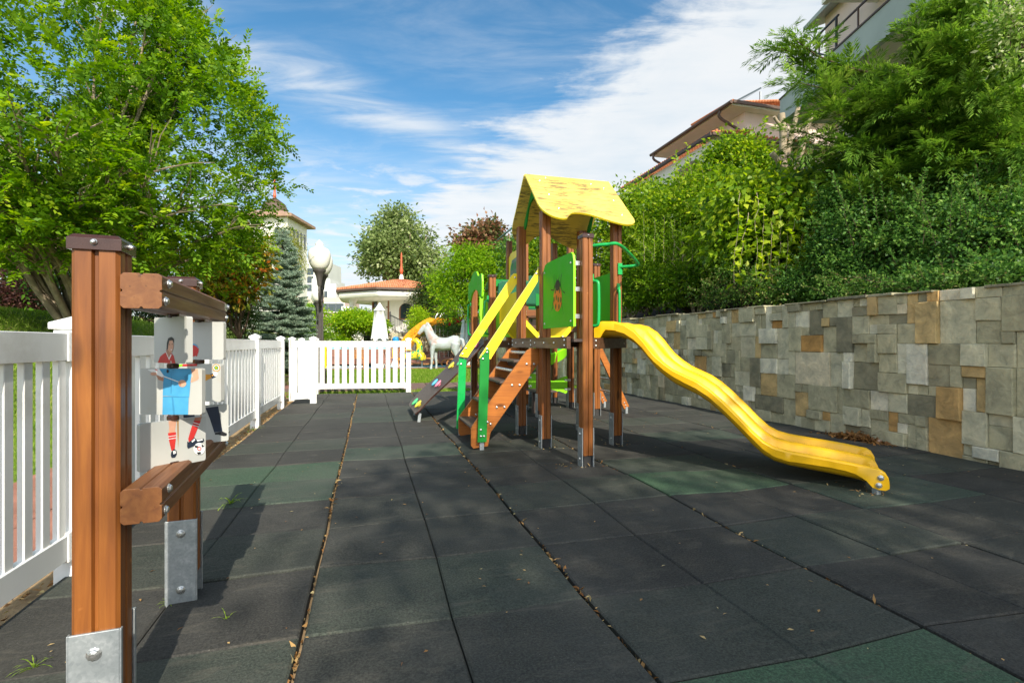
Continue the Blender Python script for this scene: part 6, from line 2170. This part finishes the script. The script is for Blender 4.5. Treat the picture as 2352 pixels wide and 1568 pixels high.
plant('cotoneaster_shrub', 'large dark small leaved shrub with arching shoots over the middle of the stone wall', 'shrub', [blob(2030, 560, 6.9, 140, 100), blob(1950, 610, 6.9, 90, 80), blob(1920, 500, 7.4, 50, 70), blob(2060, 650, 6.4, 110, 45), blob(1870, 660, 7.2, 80, 40), blob(2040, 455, 7.2, 50, 60)], gb(2000, 6.9), 1150, 36, .09, .052, .032, 'coton', .42, .26, None, 'darkbark', 22, .03, .8, .2, .45,
      shoots=[(at(1960 + 22 * k, 560, 6.6), at(1900 + 30 * k + rnd.uniform(-30, 30), 400 + rnd.uniform(-20, 50), 6.3), .05, 46, .048, .028) for k in range(10)], gap=-.1, auto=110)
plant('cotoneaster_shrub', 'large dark shrub with arching shoots at the right edge, below the cypress', 'shrub', [blob(2230, 570, 5.7, 130, 110), blob(2350, 560, 5.4, 110, 130), blob(2140, 500, 6.2, 60, 80), blob(2200, 650, 5.2, 120, 40), blob(2320, 640, 4.9, 90, 45), blob(2260, 430, 6.0, 50, 70)], gb(2270, 5.8), 1200, 36, .08, .046, .028, 'coton', .46, .26, None, 'darkbark', 22, .03, .8, .2, .45,
      shoots=[(at(2120 + 30 * k, 560, 5.5), at(2090 + 34 * k + rnd.uniform(-40, 40), 400 + rnd.uniform(-30, 60), 5.3), .05, 46, .044, .026) for k in range(9)], gap=-.1, auto=110)
plant('glossy_laurel', 'glossy low green shrub above the wall beside the slide top', 'shrub', [blob(1480, 660, 11.0, 60, 55), blob(1560, 655, 10.2, 70, 50), blob(1435, 640, 11.8, 40, 60)], gb(1510, 10.9), 620, 30, .12, .085, .034, 'laurel', .5, .22, None, 'darkbark', 10, .03, .6, .3, gap=-.02, auto=14)
plant('upright_privet', 'shrub with straight upright leafy shoots behind the low laurel', 'shrub', [blob(1560, 590, 10.2, 90, 60), blob(1660, 580, 9.6, 80, 70), blob(1500, 590, 10.8, 50, 60)], gb(1600, 10.2), 620, 30, .13, .06, .026, 'laurel', .62, .24, None, 'palebark', 10, .03, .9, -.8, .45,
      shoots=[(at(1480 + 22 * k, 600, 9.9 - .05 * k), at(1478 + 22 * k + rnd.uniform(-8, 8), 480 + rnd.uniform(-20, 40), 9.8 - .05 * k), .0, 40, .065, .022) for k in range(12)], gap=-.02, auto=14)
plant('spirea_shrub', 'low shrub with brown spent flowers hanging over the wall left of the dark cotoneaster', 'shrub', [blob(1700, 650, 8.1, 80, 42), blob(1800, 660, 7.4, 80, 42), blob(1640, 680, 8.7, 50, 35), blob(1740, 690, 7.9, 30, 18)], gb(1740, 8.5), 560, 32, .095, .042, .022, 'spirea', .45, .28, None, 'darkbark', 10, .02, .7, .6, .4, gap=.5, auto=22)
plant('spirea_shrub', 'low shrub with tan flower heads hanging over the wall near the right edge', 'shrub', [blob(2010, 660, 5.9, 120, 30), blob(2170, 652, 5.1, 110, 32), blob(2310, 648, 4.65, 80, 30), blob(2090, 680, 5.35, 26, 16), blob(2250, 668, 4.7, 24, 18)], gb(2150, 5.6), 620, 30, .07, .034, .020, 'spirea', .40, .28, None, 'darkbark', 12, .02, .7, .6, .4, gap=.5, auto=30)
plant('variegated_euonymus', 'variegated cream and green shrub high at the right edge', 'shrub', [blob(2335, 110, 5.8, 40, 90), blob(2300, 40, 5.9, 30, 40)], gb(2420, 6.6), 90, 20, .10, .065, .032, 'varieg', .55, .3, at(2400, 250, 6.2), 'darkbark', 6, .04, 1.0, .2)
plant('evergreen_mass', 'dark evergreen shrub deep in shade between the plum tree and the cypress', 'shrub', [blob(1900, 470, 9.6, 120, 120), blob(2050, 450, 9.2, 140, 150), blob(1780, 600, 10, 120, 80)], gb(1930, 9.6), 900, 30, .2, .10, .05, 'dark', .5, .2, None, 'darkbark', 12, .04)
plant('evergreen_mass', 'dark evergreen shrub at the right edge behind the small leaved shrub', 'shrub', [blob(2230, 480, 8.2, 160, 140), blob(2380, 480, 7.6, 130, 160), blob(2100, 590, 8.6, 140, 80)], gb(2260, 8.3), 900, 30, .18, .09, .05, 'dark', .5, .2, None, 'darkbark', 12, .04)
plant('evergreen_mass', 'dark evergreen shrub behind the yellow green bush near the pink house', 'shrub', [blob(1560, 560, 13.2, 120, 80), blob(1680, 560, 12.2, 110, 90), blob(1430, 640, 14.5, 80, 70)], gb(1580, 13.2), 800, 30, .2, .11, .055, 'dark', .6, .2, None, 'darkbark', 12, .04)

# --- trees standing behind the camera; only their shade falls into the picture
G2 = 'shade trees behind the viewpoint'
plant('shade_tree', 'tall leafy tree behind the viewpoint shading the middle of the floor', 'tree', [(np.array([2.2, -9.3, 8.4]), np.array([1.5, 2.5, 1.1]))], (2.2, -9.6, -.05), 260, 30, .27, .15, .09, 'plum', .4, .2, (2.2, -9.5, 6.2), 'darkbark', 12, .16, .5, .2, .1, group=G2, part='crown', tpart='trunk')
plant('shade_tree', 'tall leafy tree behind the viewpoint near the bank, shading the right floor', 'tree', [(np.array([5.0, -8.7, 8.8]), np.array([1.7, 2.0, 1.1]))], (5.4, -9.0, 1.3), 190, 30, .27, .15, .09, 'plum', .4, .2, (5.2, -8.9, 6.6), 'darkbark', 12, .16, .5, .2, .1, group=G2, part='crown', tpart='trunk')

# ------------------------------------------------------------------ grass, litter, weeds
def lawn_blades(n, u0, u1, v0, v1, hgt, keep=None):
    u, v = rng.uniform(u0, u1, n), rng.uniform(v0, v1, n)
    if keep is not None:
        k = keep(u, v)
        u, v = u[k], v[k]
    z = terrain_z(u, v)
    n = len(u)
    ax = np.stack([rng.normal(0, .45, n), rng.normal(0, .45, n), np.ones(n)], 1)
    pat = .5 + .5 * np.sin(u * 1.7 + 1.3 * np.sin(v * .9)) * np.cos(v * 1.1 + u * .6)
    dry = np.where(rng.random(n) < .10 + .34 * np.clip(pat - .45, 0, 1) * (v < 15), .45, 0)
    return (np.stack([u, v, z - .005], 1), ax, hgt * rng.uniform(.5, 1.3, n), .007 + .004 * (v > 6), .28 + rng.normal(0, .16, n) + dry)


lv = Leaves()
lv.add(*lawn_blades(90000, -2.4, 5.0, 10.62, 21.0, .075, lambda u, v: ~((v > 11.55) & (v < 13.55) & (u < 2.9) & (u > -2.25)) & (rng.random(len(u)) < np.clip(1.5 - (v - 10) / 14, .3, 1))))
lv.add(*lawn_blades(70000, -6.5, -2.55, 1.0, 16, .07, lambda u, v: rng.random(len(u)) < np.clip(1.2 - v / 20, .3, 1)))
tag(lv.build('grass', LF['grass']), kind='stuff')

lv = Leaves()
for us_, n in ((-.222, 620), (.82, 600), (1.866, 420), (2.862, 240), (3.905, 160)):
    v = rng.uniform(1.0, 10.5, n)
    dens = rng.random(n) < .35 + .65 * (np.sin(v * 2.3 + us_ * 5) > -.2)
    v = v[dens]
    k = len(v)
    lv.add(np.stack([us_ + rng.normal(0, .006, k), v, np.full(k, -.012) + rng.uniform(0, .014, k)], 1), np.stack([rng.normal(0, .5, k), rng.normal(0, 1, k), rng.normal(0, .25, k)], 1), rng.uniform(.015, .045, k), rng.uniform(.006, .016, k), rng.random(k))
k = 420
lv.add(np.stack([rng.uniform(-1.2, 4.9, k), 1.0 + 9.5 * rng.random(k) ** 1.3, np.full(k, .012)], 1), np.stack([rng.normal(0, 1, k), rng.normal(0, 1, k), np.zeros(k) + .05], 1), rng.uniform(.008, .028, k), rng.uniform(.004, .012, k), rng.random(k), .1, np.tile([0, 0, 1.0], (k, 1)) + rng.normal(0, .15, (k, 3)))
k = 1500
lv.add(np.stack([-1.34 + rng.normal(0, .06, k), rng.uniform(.5, 10, k), np.full(k, -.04) + rng.uniform(0, .02, k)], 1), rng.normal(size=(k, 3)) * np.array([1, 1, .3]), rng.uniform(.02, .05, k), rng.uniform(.005, .014, k), rng.random(k))
for p in (Ap, Bp, Cp, Dp, (3.2, 2.66)):
    k = 26
    lv.add(np.stack([p[0] + rng.normal(0, .10, k), p[1] + rng.normal(0, .08, k), np.full(k, .012)], 1), rng.normal(size=(k, 3)) * np.array([1, 1, .15]), rng.uniform(.012, .04, k), rng.uniform(.005, .014, k), rng.random(k))
tag(lv.build('fallen_leaves', LF['dry']), kind='stuff')


def weed(u, v, label, n=9, s=.10, z=0.0):
    r = thing('weed', label, 'weed', (u, v, z), 0, 'weeds in the floor joints')
    lv = Leaves()
    for i in range(n):
        a = rnd.uniform(0, 2 * pi)
        e = rnd.uniform(.35, 1.1)
        p = np.array([u, v, z])
        for k in range(3):
            dr = np.array([math.cos(a) * math.cos(e - k * .45), math.sin(a) * math.cos(e - k * .45), math.sin(e - k * .45)])
            L = s * rnd.uniform(.4, .6)
            lv.add([p], [dr], L * 1.25, s * (.14 - .03 * k), .45 + rnd.uniform(-.1, .15), .1, [[0, 0, 1]])
            p = p + dr * L
    lv.build('blades', LF['grass'], r)


gw_ = lambda px, py: (lambda t: (t * (FX + FY * ((px - 1176) / 1176)), t * (FY - FX * ((px - 1176) / 1176))))(1176 / (py - 788))
weed(*gw_(78, 1535), 'tuft of bright green grass growing in the floor joint at the lower left corner', 10, .042)
weed(*gw_(530, 1158), 'flat green grass tuft on the dark green tiles right of the picture puzzle', 9, .085)
weed(*gw_(520, 1155 + 830 - 600 + 40), 'tiny weed in the moss filled joint right of the wooden puzzle post', 5, .035)
weed(*gw_(388, 1388), 'little weed at the steel foot of the second puzzle post', 6, .03)
weed(*gw_(585, 985), 'grass tuft at the foot of the white fence post', 8, .10, -.03)

# bark heap and stone at the wall foot
b = ground_at(1960, 4.95, 0)
q = gw_(1955, 1012)
t = thing('bark_heap', 'small heap of brown bark and dead leaves at the foot of the stone wall', 'debris', (q[0], q[1], 0))
lv = Leaves()
k = 420
off = rng.normal(size=(k, 3)) * np.array([.05, .17, .0])
off[:, 2] = np.abs(rng.normal(0, .03, k)) * np.exp(-(off[:, 1] / .2) ** 2) + .012
lv.add(np.array([q[0] + .05, q[1], 0]) + off, rng.normal(size=(k, 3)) * np.array([1, 1, .4]), rng.uniform(.03, .09, k), rng.uniform(.015, .04, k), rng.random(k) * .4)
lv.build('bark_pieces', LF['dry'], t)['kind'] = 'stuff'
q = gw_(2012, 1018)
s_ = MB()
for i in range(7):
    for j in range(10):
        a, e = 2 * pi * j / 10, -pi / 2 + pi * i / 6
        rr = 1 + .18 * math.sin(3 * a + i)
        s_.v.append((q[0] + .045 * rr * math.cos(e) * math.cos(a), q[1] + .06 * rr * math.cos(e) * math.sin(a), .022 + .028 * math.sin(e)))
        s_.t.append(.5)
for i in range(6):
    for j in range(10):
        s_.f.append((i * 10 + j, i * 10 + (j + 1) % 10, (i + 1) * 10 + (j + 1) % 10, (i + 1) * 10 + j))
        s_.m.append(0)
tag(s_.build('stone', paint('pink_stone', (.46, .30, .22), .9, .2, 30, bmp=.4), smooth=60), 'small pinkish stone lying beside the bark heap by the wall', 'stone')

# repeats of one kind share a group
GROUPS = {'garden_lamp': 'double headed garden lamps', 'garden_chair': 'teak chairs by the pool', 'closed_parasol': 'closed white parasols', 'wooden_lounger': 'teak loungers by the pool',
          'hotel_block': 'white and pink hotel buildings far behind the lamps', 'picket_fence': 'white picket fences round the playground', 'cotoneaster_shrub': 'small leaved dark shrubs above the wall',
          'spirea_shrub': 'low spent flower shrubs over the wall top', 'evergreen_mass': 'dark evergreen shrubs on the bank', 'thuja_shrub': 'upright thujas beside the lawn', 'dark_hedge': 'dark hedges behind the lawn',
          'laurel_shrub': 'rounded shrubs beside the lamp posts', 'bank_shrub': 'leafy shrubs at the far end of the bank'}
for o in list(SC.objects):
    k = o.name.split('.')[0]
    if o.parent is None and k in GROUPS and 'group' not in o.keys():
        o['group'] = GROUPS[k]
